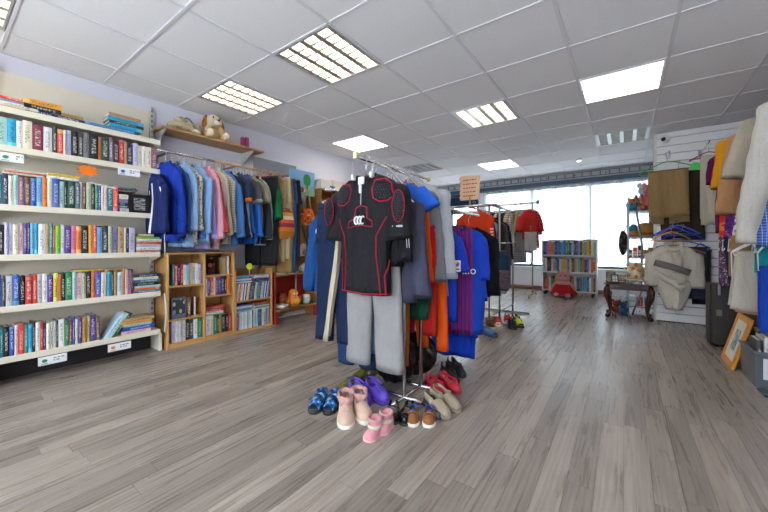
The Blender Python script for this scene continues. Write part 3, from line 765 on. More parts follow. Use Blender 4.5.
def sleeve(T, side, Ls, mat, parent, ang=.12, r0=.085, r1=.055, n=12, cuff=None, name='sleeve'):
    R = random.Random(int(T.ph[0] * 1000) + side); ph = R.uniform(0, 6)
    sx, sz = side * (T.hw - .035), T.z0 - T.drop + .006
    ht = min(T.t * .5, .05); rings = []
    k = max(6, int(Ls / .035))
    def ring(q, d, rr, hh):
        a = ang * (1 - .4 * q); cx = sx + side * (math.sin(ang) * d) + side * .008 * math.sin(7 * d + ph); cz = sz - d * math.cos(ang); cyy = .008 * math.sin(9 * d + ph)
        return [(cx + rr * math.cos(th) * math.cos(a) + 0, cyy + hh * math.sin(th) * (1 + .2 * math.sin(3 * th + ph + 17 * d)), cz - side * 0 + rr * math.cos(th) * math.sin(a) * side) for th in [2 * PI * j / n for j in range(n)]]
    rings.append(ring(0, 0, .012, .01)); rings.append(ring(0, .012, r0 * .45, ht * .55)); rings.append(ring(0, .035, r0 * .72, ht * .8))
    for j in range(1, k + 1):
        q = j / k; d = .035 + (Ls - .035) * q
        rr = r0 * .8 + (r1 - r0 * .8) * q + .004 * math.sin(15 * d + ph) + .003 * math.sin(37 * d + 2 * ph); rings.append(ring(q, d, rr, min(ht, rr * .95)))
    e = rings[-1]; c = [sum(p[i] for p in e) / n for i in range(3)]
    rings.append([tuple(c[i] + (p[i] - c[i]) * .82 + (.025 if i == 2 else 0) for i in range(3)) for p in e])
    o = MB().loft(rings[::-1] if side > 0 else rings[::-1]).build(name, mat, parent, True)
    if cuff is not None:
        e0 = ring(1, Ls - .035, r1 + .007, min(ht, r1) + .006); e1 = ring(1, Ls + .004, r1 + .007, min(ht, r1) + .006); e2 = ring(1, Ls + .004, r1 * .8, min(ht, r1) * .8)
        MB().loft([e2, e1, e0]).build('cuff', cuff, o, True)
    return o
def hanger(parent, w=.4, colour='#2a2a2c', drop=.085, thick=.006, bar=False, z=TOPZ - .012, wooden=False, clips=False):
    mt = wood('#b8843f', '#9a6a2c', 'X') if wooden else plain(colour, .4)
    m = MB()
    if wooden: thick = .009
    if bar:
        m.tube([(-w / 2, 0, z - .0), (w / 2, 0, z - .0)], thick, 8); m.tube([(0, 0, z), (0, 0, z + .05)], thick * .8, 6)
    else:
        m.tube([(-w / 2, 0, z - drop), (-w * .33, 0, z - drop * .55), (-w * .12, 0, z - drop * .08), (0, 0, z + .004), (w * .12, 0, z - drop * .08), (w * .33, 0, z - drop * .55), (w / 2, 0, z - drop)], thick, 8)
    h = m.build('hanger', mt, parent, True)
    hk = [(0, 0, z), (0, 0, z + .06)] + [(.018 * math.cos(a) - .0 + 0, 0, -.012 + .018 * math.sin(a)) for a in [math.radians(q) for q in (-90, -40, 10, 60, 100, 150, 185)]]
    hk[1] = (0, 0, -.045)
    MB().tube(hk, .0022, 6).build('hook', CHROME, h, True)
    if clips:
        for q in (-.36, .36): MB().cbox(q * w - .012, q * w + .012, -.014, .014, z - .05, z + .012, .003).build('clip', CHROME, h)
    return h
def collar(T, kind, mat, parent):
    n = 20; z0 = T.z0
    def ring(f, dz, dip):
        o = []
        for j in range(n):
            th = 2 * PI * j / n; x = T.neck * f * math.cos(th); y = .036 * f * math.sin(th)
            o.append((x, y, z0 + dz - (dip * max(0, -math.sin(th)))))
        return o
    if kind == 'round':
        return MB().loft([ring(1.1, -.016, .062), ring(1.06, .006, .055), ring(.97, .006, .055), ring(.95, -.014, .06)], 0, False, False).build('collar', mat, parent, True)
    if kind == 'shirt':
        return MB().loft([ring(.95, -.012, .05), ring(1.0, .026, .05), ring(1.06, .03, .052), ring(1.45, -.024, .066), ring(1.36, -.03, .06)], 0, False, False).build('collar', mat, parent, True)
    if kind == 'high':
        return MB().loft([ring(1.1, -.014, .05), ring(1.02, .03, .03), ring(.96, .032, .03), ring(.92, -.01, .05)], 0, False, False).build('collar', mat, parent, True)
    if kind == 'hood':
        return MB().ell((0, .035, z0 - .06), (.115, .045, .115), 16, 10, lump=.05, seed=3).build('hood', mat, parent, True)
def ribbon(T, pts, wd, mat, parent, name, off=.006):
    """flat strip lying on the front of a top; pts are (x, depth)"""
    top, bot = [], []
    for i, (x, d) in enumerate(pts):
        a = pts[max(i - 1, 0)]; c = pts[min(i + 1, len(pts) - 1)]
        dx, dd = c[0] - a[0], c[1] - a[1]; q = math.hypot(dx, dd) or 1; nx, nd = -dd / q * wd / 2, dx / q * wd / 2
        top.append(T.front(x + nx, d + nd, off)); bot.append(T.front(x - nx, d - nd, off))
    back = lambda p: (p[0], p[1] + .004, p[2])
    rings = [[a, b, back(b), back(a)] for a, b in zip(top, bot)]
    return MB().loft(rings).build(name, mat, parent, True)
def dense(pts, k=6):
    o = []
    for a, b in zip(pts, pts[1:]):
        for q in range(k): o.append((a[0] + (b[0] - a[0]) * q / k, a[1] + (b[1] - a[1]) * q / k))
    return o + [pts[-1]]
_seed = [100]
def top(name, label, cat, loc, mat, rotz=0.0, w=.44, L=.68, t=.08, sl=.55, ang=.12, col_='round', colmat=None, slmat=None, cuff=None, hang='#2a2a2c', wooden=False, group=None, zipm=None, r0=.085, r1=.055, flare=1.0, waist=.95, fold=.02, hw=None, drop=.075, pocket=None):
    _seed[0] += 1
    g = thing(name, label, cat, loc, rotz, group)
    T = Torso(w, L, t, flare=flare, waist=waist, fold=fold, seed=_seed[0], drop=drop)
    T.build(mat, g)
    if sl:
        for sd in (-1, 1): sleeve(T, sd, sl, slmat or mat, g, ang, r0, r1, cuff=cuff)
    if col_: collar(T, col_, colmat or mat, g)
    if zipm: ribbon(T, dense([(0, .055), (0, L * .5), (0, L - .005)], 8), .022, zipm, g, 'front_fastening')
    if pocket: ribbon(T, dense([(.07, .17), (.07, .26)], 4), .09, pocket, g, 'pocket')
    hanger(g, hw or w * .9, hang, wooden=wooden)
    return g, T
def trousers(name, label, cat, loc, mat, rotz=0.0, w=.36, L=.95, t=.07, leg=.19, band=None, hang='#2a2a2c', group=None, spread=.0, ratio=.8, z0=-.09, legdx=(0, 0), shorts=False):
    _seed[0] += 1; R = random.Random(_seed[0]); ph = R.uniform(0, 6)
    g = thing(name, label, cat, loc, rotz, group); n = 24
    def ring(cx, cy_, z, hw, ht, f=0.0):
        o = []
        for j in range(n):
            th = 2 * PI * j / n; x = hw * spow(math.cos(th), .8); y = ht * spow(math.sin(th), .75)
            o.append((cx + x, cy_ + y + f * math.sin(24 * x + ph + 3 * z), z))
        return o
    cr = min(.28, L * .55)
    r1 = [ring(0, 0, z0 - d, w / 2 * (1 + .12 * d / cr), t * (.32 + .2 * d / cr), .003) for d in [cr * q / 6 for q in range(7)]]
    r1.append(ring(0, 0, z0 - cr - .01, w / 2 * .9, t * .4))
    MB().loft(r1[::-1]).build('hips', mat, g, True)
    MB().loft([ring(0, 0, z0 - .036, w / 2 + .004, t * .34 + .003), ring(0, 0, z0 + .004, w / 2 + .003, t * .33 + .003), ring(0, 0, z0 + .004, w / 2 - .006, t * .2), ring(0, 0, z0 - .03, w / 2 - .008, t * .2)]).build('waistband', band or mat, g, True)
    for sd in (-1, 1):
        rings = []; k = max(5, int((L - cr) / .05) + 3)
        for q in range(k + 1):
            f = q / k; d = cr * .75 + (L - cr * .75) * f
            hw = leg / 2 * (1 - (1 - ratio) * f) * (1 + .02 * math.sin(17 * d + ph + sd)); cx = sd * (w / 2 * 1.05 - leg / 2) + sd * spread * f + legdx[0 if sd < 0 else 1] * f
            rings.append(ring(cx, .006 * math.sin(6 * d + ph), z0 - d, hw, t * .46, .004))
        e = rings[-1]; cx = sum(p[0] for p in e) / n; cy_ = sum(p[1] for p in e) / n
        rings.append([(cx + (p[0] - cx) * .93, cy_ + (p[1] - cy_) * .7, p[2] + .002) for p in e]); rings.append([(cx + (p[0] - cx) * .88, cy_ + (p[1] - cy_) * .6, p[2] + .04) for p in e])
        MB().loft(rings[::-1]).build('leg', mat, g, True)
    hanger(g, w * .95, hang, bar=True, z=z0 + .012, clips=True)
    return g
def draped(name, label, cat, loc, mat, rotz=0.0, w=.34, front=.5, back=.45, gap=.03, hang='#2a2a2c', wooden=False, group=None, fold=.008, z0=-.13, taper=1.0, bar=True, drop=.08, slant=0.0, part='cloth', hw=None):
    """cloth folded over the bar of a hanger"""
    _seed[0] += 1; R = random.Random(_seed[0]); ph = R.uniform(0, 6); fr = R.uniform(18, 30)
    g = thing(name, label, cat, loc, rotz, group)
    nx = 22; path = []
    for q in range(13): path.append((gap / 2, -back + back * q / 12, 1 - q / 12))
    for a in (30, 60, 90, 120, 150): path.append((gap / 2 * math.cos(math.radians(a)), gap / 2 * math.sin(math.radians(a)), 0))
    for q in range(14): path.append((-gap / 2, -front * q / 13, q / 13))
    def grid(off):
        rows = []
        for y, z, f in path:
            r_ = []
            for k in range(nx + 1):
                e = k / nx - .5; ww = w * (1 + (taper - 1) * f); x = e * ww + slant * f
                yy = y + (fold * (.25 + f)) * math.sin(fr * x * (1.0) + ph) + fold * .5 * math.sin(2.1 * fr * x + 2 * ph + 5 * z)
                r_.append((x, yy + (off if y > 0 else -off) * (1 if abs(y) > .003 else 0), z0 + z + (off if z > 0 else 0) - .012 * f * math.sin(3 * x * fr * .2 + ph)))
            rows.append(r_)
        return rows
    outer, inner = grid(.003), grid(-.003)
    rings = [o + i[::-1] for o, i in zip(outer, inner)]
    MB().loft(rings).build(part, mat, g, True)
    if bar: hanger(g, hw or w * 1.12, hang, drop=drop, wooden=wooden, z=z0 + .02 + drop * .0 if False else -.1)
    if bar:
        z = z0 - .002; ww = (hw or w * 1.12)
        MB().tube([(-ww * .5, 0, -.1 - drop), (-ww * .47, 0, z), (ww * .47, 0, z), (ww * .5, 0, -.1 - drop)], .004, 6).build('hanger_bar', plain(hang, .4) if not wooden else wood('#b8843f', '#9a6a2c', 'X'), g, True)
    return g
# ------------------------------------------------------------------ left wall rail
RX, RZ = -3.46, 1.845
rl = thing('wall_clothes_rail', 'long wooden and chrome clothes rail fixed below the plank shelf', 'rail', (RX, 0, RZ))
MB().tube([(0, 1.1, -.0), (0, 1.75, 0)], .0125, 10).build('chrome_bar', CHROME, rl, True)
MB().tube([(0, 1.75, 0), (0, 2.62, 0)], .014, 10).build('wooden_bar', wood('#c79a66', '#a87c48', 'Y'), rl, True)
for y in (1.31, 1.98, 2.58):
    MB().cbox(XL - RX, .0, y - .008, y + .008, -.02, .0, .002).build('wall_bracket', STEEL, rl); MB().cbox(XL - RX, XL - RX + .006, y - .02, y + .02, -.07, .05, .002).build('bracket_plate', STEEL, rl)
G = 'clothes on the left wall rail'
DEN = denim
LR = [  # kind, colour or material, words for the label
    ('jacket', fabric('#1d2a63'), 'navy tracksuit jacket with white piping'),
    ('top', fabric('#1f3fae'), 'royal blue long-sleeved top'),
    ('shirt', DEN('#36598f'), 'mid blue denim shirt'),
    ('shirt', fabric('#8fb0dc'), 'pale blue cotton shirt'),
    ('shirt', patterned('spots', ['#c9bfa8', '#6f6a58', '#8d8b80'], 42), 'beige and grey floral shirt'),
    ('shirt', fabric('#5578b4'), 'soft blue shirt'),
    ('shirt', DEN('#7fa3d2'), 'light blue denim shirt'),
    ('shirt', fabric('#a99ad6'), 'lilac shirt'),
    ('shirt', fabric('#e0a0b4'), 'pink button shirt'),
    ('shirt', fabric('#b9403f'), 'red cotton shirt'),
    ('shirt', fabric('#d8b7c0'), 'dusty pink shirt'),
    ('shirt', fabric('#cfc6b4'), 'cream linen shirt'),
    ('shirt', patterned('check', ['#b9b3a8', '#8a7f76'], 40), 'beige checked shirt'),
    ('shirt', DEN('#3b6aa8'), 'blue chambray shirt'),
    ('shirt', fabric('#1c2742'), 'dark navy shirt'),
    ('shirt', fabric('#a4b4c4'), 'pale grey blue shirt'),
    ('polo', fabric('#2c3552'), 'navy polo shirt with orange trimmed sleeve'),
    ('shirt', fabric('#2d62bb'), 'bright blue shirt'),
    ('polo', fabric('#4c4f57'), 'charcoal polo shirt'),
    ('shirt', fabric('#2f6fd0'), 'vivid blue shirt'),
    ('polo', fabric('#9f957a'), 'khaki polo shirt'),
    ('shirt', fabric('#30333c'), 'black shirt'),
    ('shirt', DEN('#a8bfce'), 'washed pale denim shirt'),
    ('trousers', fabric('#26282b'), 'black trousers'),
    ('polo', fabric('#136b3c'), 'bottle green sweatshirt'),
    ('trousers', fabric('#b49a72'), 'tan chino trousers'),
    ('trousers', fabric('#c3b28f'), 'pale beige chino trousers'),
    ('trousers', fabric('#b08b55'), 'long camel trousers'),
    ('trousers', DEN('#2e5788'), 'blue jeans'),
    ('trousers', DEN('#22262f'), 'very dark jeans')]
ys = [1.26 + k * .0435 if k < 23 else 2.26 + (k - 23) * .055 for k in range(len(LR))]
RG = random.Random(21)
for k, (kd, mt, wd) in enumerate(LR):
    y = ys[k]; x = RX + RG.uniform(-.015, .02); rz = RG.uniform(.02, .22)
    lab = f'{wd}, {ordinal(k + 1)} garment from the bookshelves on wall rail'
    woodh = k % 3 == 0; hc = ['#2a2a2c', '#c2304f', '#d8d8d8', '#e2622a'][k % 4]
    if kd == 'jacket':
        g, T = top('tracksuit_jacket', lab, 'jacket', (x + .10, y - .06, RZ - .16), mt, -.1, .36, .5, .07, .44, .2, 'high', zipm=plain('#e0e0e4', .6), group=G, wooden=True)
        for sd in (-1, 1): ribbon(T, dense([(sd * .16, .1), (sd * .19, .3), (sd * .18, .7)], 6), .008, plain('#dfe2ea', .7), g, 'piping')
    elif kd == 'polo':
        g, T = top('polo_shirt' if 'polo' in wd else 'sweatshirt', lab, 'top', (x, y, RZ), mt, rz, .44, .66, .052, .25 if 'polo' in wd else .42, .25, 'shirt', cuff=fabric('#c8662f') if 'orange' in wd else (fabric('#7f858e') if 'charcoal' in wd else None), group=G, r0=.095, r1=.075)
    elif kd == 'trousers':
        L = {23: 1.02, 25: .98, 26: .95, 27: 1.12, 28: 1.12, 29: .95}[k]
        trousers('trousers' if 'jeans' not in wd else 'jeans', lab, 'trousers', (x + .05, y, RZ), mt, .35, .44, L, .06, .24, group=G, hang=hc, ratio=.85)
    elif kd == 'top':
        top('tracksuit_sweater', lab, 'top', (x + .04, y - .03, RZ - .02), mt, .12, .46, .70, .06, .6, .1, 'high', group=G, wooden=True, cuff=fabric('#162b7d'))
    else:
        if k in (3, 6, 8): x += .06
        top('shirt', lab, 'shirt', (x, y, RZ), mt, rz, RG.uniform(.43, .48), RG.uniform(.68, .80), .05, RG.uniform(.52, .6), RG.uniform(.06, .2), 'shirt', group=G, drop=RG.uniform(.09, .12), fold=.028, r0=.08, r1=.05, wooden=woodh, hang=hc, cuff=mt)
# ================================================================== centre rack with the rugby top
AX, AZ = -1.36, 1.53
rk = thing('clothes_rack', 'chrome two-post clothes rack in the middle of the floor carrying sportswear', 'clothes rack', (-1.12, 1.86, 0))
for y in (-.11, .10):
    MB().tube([(0, y, .03), (0, y, 1.36)], .0125, 10).build('post', CHROME, rk, True)
    MB().tube([(-.24, y, AZ), (-.1, y, 1.46), (0, y, 1.35), (.04, y, 1.26), (.07, y, 1.235)], .009, 8).build('cross_arm', CHROME, rk, True)
    MB().tube([(-.22, y, .02), (.13, y, .02)], .012, 8).build('foot_bar', CHROME, rk, True)
MB().tube([(0, -.25, .02), (0, .3, .02)], .012, 8).build('base_bar', CHROME, rk, True)
up = MB().tube([(AX + 1.12, -.29, AZ), (AX + 1.12, .65, AZ)], .0125, 10).build('upper_rail', CHROME, rk, True)
m = MB()
for k in range(17): m.tube([(AX + 1.12, -.27 + k * .055, AZ + .006), (AX + 1.12, -.27 + k * .055, AZ + .022)], .005, 6)
m.build('rail_studs', plain('#d6cdb8', .4, .5), up)
for y in (-.295, .652): MB().cbox(AX + 1.12 - .016, AX + 1.12 + .016, y - .008, y + .008, AZ - .016, AZ + .03, .003).build('end_cap', plain('#cbbd97', .5), up)
MB().tube([(.07, .05, 1.235), (.07, 1.0, 1.235)], .0125, 10).build('lower_rail', CHROME, rk, True)
# ---- black padded rugby top
BLK, RED = fabric('#1c1c21', .75), fabric('#b3243a')
g, T = top('padded_rugby_jersey', 'black padded rugby training top with red seams on front of centre rack', 'rugby top', (-1.30, 1.595, AZ - .005), BLK, -.02, .48, .735, .10, .33, .16, 'round', r0=.12, r1=.092, fold=.007, flare=1.0, waist=.74, drop=.085)
def pad_patch(cx, cd, rx, rd, outline, name, nrm):
    """raised honeycomb pad on the front, with a red edge"""
    pts = [(cx + x * rx, cd + d * rd) for x, d in outline]
    o = MB().loft([[T.front(cx + x * rx * f, cd + d * rd * f, off) for x, d in outline] for f, off in ((1.0, .003), (.93, .010), (.5, .013), (.04, .013))], 0, False, True).build(name, fabric('#1a1b22', .7), g, True)
    ribbon(T, dense(pts + [pts[0]], 3), .007, RED, g, 'red_edging', .009)
    m = MB()
    for a in range(-6, 7):
        for b in range(-7, 8):
            x, d = (a + (b % 2) * .5) * .018, b * .0155
            def inside(px, pd):
                c = False; q = len(outline)
                for i in range(q):
                    x1, y1 = outline[i]; x2, y2 = outline[(i + 1) % q]
                    if (y1 > pd) != (y2 > pd) and px < (x2 - x1) * (pd - y1) / (y2 - y1) + x1: c = not c
                return c
            if inside(x / rx / .86, d / rd / .86):
                p = T.front(cx + x, cd + d, .013); m.ell(p, (.0068, .005, .0062), 6, 4)
    m.build('honeycomb_pads', fabric('#3b3d49', .6), o, True)
sho = [(-1, .55), (-.75, -.55), (-.2, -1), (.75, -.9), (1, -.2), (.8, .65), (.2, 1), (-.55, .95)]
pad_patch(-.155, .118, .072, .068, sho, 'shoulder_pad', 1)
pad_patch(.155, .113, .072, .068, [(-x, d) for x, d in sho], 'shoulder_pad', 1)
# chest panel with the three-loop emblem
cp = [(-1, .9), (-.95, .4), (-.55, .1), (-.45, -.8), (0, -1), (.45, -.8), (.55, .1), (.95, .4), (1, .9), (.3, .75), (-.3, .75)]
pts = [(.005 + x * .098, .265 + d * .07) for x, d in cp]
ribbon(T, dense(pts + [pts[0]], 4), .006, RED, g, 'red_edging', .008)
MB().loft([[T.front(.005 + x * .096 * f, .265 + d * .068 * f, .004) for x, d in cp] for f in (1.0, .5, .03)], 0, False, True).build('chest_panel', fabric('#191a20', .8), g, True)
m = MB()
for q in range(3):
    cx = -.022 + q * .026
    a0 = [math.radians(a) for a in range(50, 311, 15)]
    m.tube([T.front(cx + .0165 * math.cos(a), .285 - .022 * math.sin(a), .012) for a in a0], [.0045 + .002 * math.sin(PI * i / (len(a0) - 1)) for i in range(len(a0))], 6)
m.build('emblem', plain('#dcdcdc', .5), g, True)
for sd in (-1, 1):
    ribbon(T, dense([(sd * .19, .27), (sd * .13, .38), (sd * .125, .5), (sd * .145, .73)], 7), .006, RED, g, 'red_seam')
    ribbon(T, dense([(sd * .19, .52), (sd * .165, .62), (sd * .17, .733)], 5), .005, RED, g, 'red_seam')
    # outer sleeve pad and printed cuff
    sx = sd * (T.hw + .018); zz = T.z0 - .215
    o = MB().ell((sx + sd * .02, -.047, zz), (.042, .012, .088), 12, 8).build('sleeve_pad', fabric('#1a1b22', .7), g, True)
    m = MB()
    for a in range(-2, 3):
        for b in range(-5, 6):
            x, q = (a + (b % 2) * .5) * .016, b * .0145
            if (x / .036) ** 2 + (q / .076) ** 2 < 1: m.ell((sx + sd * .02 + x, -.047 - .012 * math.sqrt(max(0, 1 - (x / .042) ** 2 - (q / .088) ** 2)), zz + q), (.006, .004, .0058), 6, 4)
    m.build('honeycomb_pads', fabric('#3b3d49', .6), o, True)
    MB().tube([(sx + sd * .02 + .043 * math.cos(a), -.052, zz + .09 * math.sin(a)) for a in [2 * PI * q / 18 for q in range(19)]], .003, 5).build('red_edging', RED, o, True)
    MB().cbox(sx + sd * .014 - .035, sx + sd * .014 + .035, -.056, -.046, zz - .120, zz - .108, .003).build('cuff_print', plain('#a9a9b0', .6), g) if sd > 0 else None
ribbon(T, dense([(-.19, .722), (0, .728), (.19, .722)], 8), .006, RED, g, 'red_seam')
m = MB().tube([T.front(0, d, .006) for d in (.06, .1, .15, .19)], .0025, 5); m.build('zip', plain('#c9c9cc', .4), g)
MB().cbox(-.024, .022, -.05, -.038, T.z0 - .065, T.z0 - .018, .003).build('neck_label', plain('#e6e6e6', .6), g)
MB().cbox(-.008, .008, -.062, -.05, T.z0 - .12, T.z0 - .06, .003).build('swing_tag', plain('#dedede', .6), g)
for sd in (-1, 1): MB().cbox(sd * .075 - .011, sd * .075 + .011, -.05, -.02, T.z0 - .03, T.z0 + .004, .004).build('collar_mark', plain('#cfcfd2', .6), g)
# ---- trousers under it
trousers('jeans', 'light grey jeans hanging below the black rugby top', 'jeans', (-1.33, 1.70, AZ), denim('#918f90'), -.03, .40, 1.115, .075, .225, spread=.035, z0=-.23, ratio=.9, band=denim('#918f90'))
trousers('jeans', 'faded blue jeans behind the light grey jeans', 'jeans', (-1.40, 1.78, AZ), denim('#6f86a2'), .0, .36, 1.06, .06, .19, ratio=.9, z0=-.23, legdx=(.06, .02))
trousers('trousers', 'rust brown trousers behind the grey jeans', 'trousers', (-1.31, 1.84, AZ), fabric('#9a5a2c'), .0, .34, 1.10, .06, .17, ratio=.8, z0=-.25, legdx=(.1, .0))
# ---- left of the rugby top, on the rack's lower left rail
EZ = 1.36
MB().tube([(-.56, -.25, EZ), (-.56, .5, EZ)], .0125, 10).build('left_rail', CHROME, rk, True)
for y in (-.11, .10): MB().tube([(-.56, y, EZ), (-.3, y, EZ + .02), (0, y, 1.3)], .009, 8).build('cross_arm', CHROME, rk, True)
trousers('trousers', 'navy trousers with cream side seam left of the rugby top', 'trousers', (-1.66, 1.70, EZ), fabric('#1c2a4a'), .06, .34, .98, .06, .2, legdx=(-.03, .02))
draped('scarf', 'thin cream scarf slanting down left of the rugby top', 'scarf', (-1.55, 1.655, EZ), fabric('#c9bda6'), .06, .035, .93, .9, .03, z0=-.12, slant=-.15)
draped('scarf', 'pink floral scarf hanging beside the grey jeans', 'scarf', (-1.57, 1.72, EZ), patterned('spots', ['#c98a9c', '#e8d9dc', '#5a4a6a'], 50), .05, .07, .86, .8, .03, z0=-.12)
trousers('jeans', 'dark blue jeans left of the grey jeans', 'jeans', (-1.60, 1.80, EZ), denim('#1f3d66'), .08, .34, 1.16, .06, .17, legdx=(.04, .04), ratio=.85)
g, T = top('sports_jacket', 'blue sports jacket with white crest at left of centre rack', 'jacket', (-1.70, 1.76, EZ), fabric('#1d4a86'), .1, .44, .62, .09, .56, .18, 'high', group=None, zipm=plain('#183a6a', .6))
p = T.front(-.15, .17, .006); MB().ell(p, (.025, .004, .028), 12, 8).build('crest', plain('#e8ecf2', .6), g, True)
top('sweatshirt', 'teal blue sweatshirt at far left of centre rack', 'sweatshirt', (-1.72, 1.87, EZ), fabric('#1b5a8c'), .16, .46, .70, .08, .58, .2, 'round')
# ---- right of the rugby top
g, T = top('rugby_shirt', 'black training top with white striped sleeve behind rugby top', 'sports top', (-1.27, 1.66, AZ - .05), fabric('#17181c', .7), -.05, .44, .52, .06, .42, .06, 'high')
for q in (0, 1):
    MB().tube([(.235 + q * .016, -.036, -.2), (.262 + q * .016, -.036, -.52)], .0022, 5).build('white_stripe', plain('#d8d8dc', .6), g)
g, T = top('football_shirt', 'bright blue short-sleeved shirt behind the rugby top', 'shirt', (-1.29, 1.87, AZ - .01), fabric('#2f6ade'), -.05, .46, .6, .06, .17, .6, 'round', r0=.10, r1=.09, colmat=fabric('#e0632b'))
top('coat', 'dark lilac grey coat right of the rugby top', 'coat', (-1.27, 1.79, AZ - .10), fabric('#46465c', .6), -.04, .46, .70, .10, .6, .1, 'shirt', zipm=plain('#3a3a4a', .5), r0=.11, r1=.07)
top('hooded_jacket', 'orange zipped jacket showing as a strip beside lilac grey coat', 'jacket', (-1.305, 1.955, AZ - .02), fabric('#e0561f'), -.03, .46, .70, .05, .6, .06, 'high')
top('cardigan', 'dark grey knitted cardigan between orange jacket and pale hooded top', 'cardigan', (-1.28, 2.02, AZ - .02), fabric('#7b7d84'), -.02, .50, .74, .07, .6, .07, 'round')
top('hoodie', 'pale grey marl hooded top at right end of upper rail', 'hooded top', (-1.29, 2.09, AZ + .02), fabric('#b4b6bc'), -.04, .50, .62, .10, .62, .07, 'hood', r0=.16, r1=.115, cuff=fabric('#9da0a8'))
trousers('joggers', 'red jogging bottoms below the lilac grey coat', 'joggers', (-1.17, 2.0, AZ - .32), fabric('#b3221c'), 0, .30, .76, .07, .14, hang='#d8d8d8')
trousers('joggers', 'orange jogging bottoms below the pale hooded top', 'joggers', (-1.15, 2.10, AZ - .30), fabric('#ee5a17'), 0, .28, .90, .06, .11, legdx=(.06, .03), ratio=.75, hang='#d8d8d8')
trousers('shorts', 'dark green sports shorts between red and orange shorts', 'shorts', (-1.17, 1.93, AZ - .70), fabric('#12402f'), 0, .26, .26, .06, .2, hang='#d8d8d8')
trousers('shorts', 'pale grey sports shorts below the lilac grey coat', 'shorts', (-1.16, 2.15, AZ - .66), fabric('#a5a7ad'), 0, .28, .30, .06, .2, hang='#d8d8d8')
trousers('leggings', 'dark grey leggings beside the orange jogging bottoms', 'leggings', (-1.20, 2.26, AZ - .5), fabric('#333a40'), 0, .26, .6, .06, .15, hang='#d8d8d8')
# ---- football kit on the lower rail
BL = fabric('#1a3fc0', .7)
LZ = 1.235
g, T = top('football_shirt', 'blue football shirt with league badge on its sleeve', 'football shirt', (-1.17, 2.20, LZ), BL, .25, .40, .70, .07, .28, .10, 'round', r0=.10, r1=.09, colmat=fabric('#c7273f'))
bx = (.20, -.052, -.40)
m = MB().cbox(bx[0] - .026, bx[0] + .026, bx[1] - .003, bx[1] + .004, bx[2] - .05, bx[2] + .03, .004).build('sleeve_badge', plain('#e9ecef', .5), g)
for q in range(8):
    a = 2 * PI * q / 8
    MB().loft([[(bx[0] + .004 * math.cos(a), y, bx[2] + .006), (bx[0] + .021 * math.cos(a), y, bx[2] + .006 + .021 * math.sin(a)), (bx[0] + .021 * math.cos(a + .7), y, bx[2] + .006 + .021 * math.sin(a + .7)), (bx[0] + .004 * math.cos(a + .7), y, bx[2] + .007)] for y in (bx[1] - .006, bx[1] - .003)]).build('badge_segment', plain(['#e0342c', '#f08a1e', '#f2d21e', '#4caf3a', '#1ea6a0', '#2a66c8', '#6a3aa8', '#c82a86'][q], .5), m)
MB().box(bx[0] - .018, bx[0] + .018, bx[1] - .0055, bx[1] - .003, bx[2] - .036, bx[2] - .027).build('badge_lettering', plain('#39404a', .6), m)
STR = patterned('stripe', ['#1a2a8c', '#8c1538', '#173a9e'], 36.0)
g, T = top('football_shirt', 'red and blue striped football shirt with white lettering', 'football shirt', (-1.05, 2.36, LZ), STR, .38, .44, .86, .075, .34, .02, 'round', slmat=BL, colmat=fabric('#22265e'), r0=.075, r1=.06, fold=.009)
tm = text_mesh('alo', .085, .002); tm.materials.append(plain('#e6e2ea', .6))
p = T.front(0.085, .36, .03); put('lettering', tm, g, (p[0] + .02, p[1], p[2]), (PI / 2, 0, 0))
MB().ell(T.front(.06, .16, .006), (.014, .003, .017), 10, 6).build('club_crest', plain('#d9b23a', .5), g, True)
top('football_shirt', 'plain royal blue football shirt at right edge of centre rack', 'football shirt', (-1.09, 2.48, LZ), BL, -.08, .40, .90, .08, .5, .05, 'round', r0=.09, r1=.075)
top('football_shirt', 'long royal blue sports shirt hanging lowest on the centre rack', 'football shirt', (-1.16, 2.58, LZ), fabric('#1648d2', .7), .0, .42, 1.06, .08, .3, .05, 'round')
top('training_shirt', 'white and blue sports top half hidden beside the pale hooded top', 'sports top', (-1.25, 2.66, LZ), fabric('#b9c4dc'), .0, .30, .62, .06, .3, .1, 'round')
top('training_shirt', 'black sports top at rear of lower rail, left of blue kit', 'sports top', (-1.1, 2.76, LZ + .0), fabric('#1d1f24'), .0, .42, .58, .06, .5, .1, 'round')
# ================================================================== second rack: orange sweatshirt
B = (-1.6, 4.0)
BZ = 1.45
rb_ = thing('clothes_rack', 'chrome clothes rack behind, carrying the orange sweatshirt and dark jackets', 'clothes rack', (-1.5, 4.3, 0))
for x, y in ((.16, -.28), (.26, -.20), (.2, .62)):
    MB().tube([(x, y, .02), (x, y, BZ)], .012, 10).build('post', plain('#a8a29a', .3, .8), rb_, True)
for x in (-.1, .2): MB().tube([(x, -.4, BZ), (x, .75, BZ)], .0125, 10).build('rail', CHROME, rb_, True)
for y in (-.38, -.3, .7): MB().tube([(-.5, y, BZ), (.28, y, BZ)], .012, 10).build('cross_bar', CHROME, rb_, True)
for y in (-.24, .62): MB().tube([(-.3, y, .015), (.42, y, .015)], .013, 8).build('foot_bar', plain('#a8a29a', .3, .8), rb_, True)
MB().tube([(.2, -.24, .12), (.2, .62, .12)], .01, 8).build('base_bar', plain('#a8a29a', .3, .8), rb_, True)
for x in (.0, .22): MB().tube([(x, -.4, .995), (x, .62, .995)], .009, 8).build('lower_rail', CHROME, rb_, True)
for y in (-.28, .62): MB().tube([(-.02, y, .995), (.24, y, .995)], .009, 8).build('lower_cross_bar', CHROME, rb_, True)
g, T = top('sweatshirt', 'bright orange red sweatshirt at front of the second rack', 'sweatshirt', (-1.52, 4.0, BZ + .06), fabric('#e2421b'), -.05, .42, .56, .09, .54, .06, 'round', r0=.1, r1=.07, hang='#d8d8d8')
m = MB()
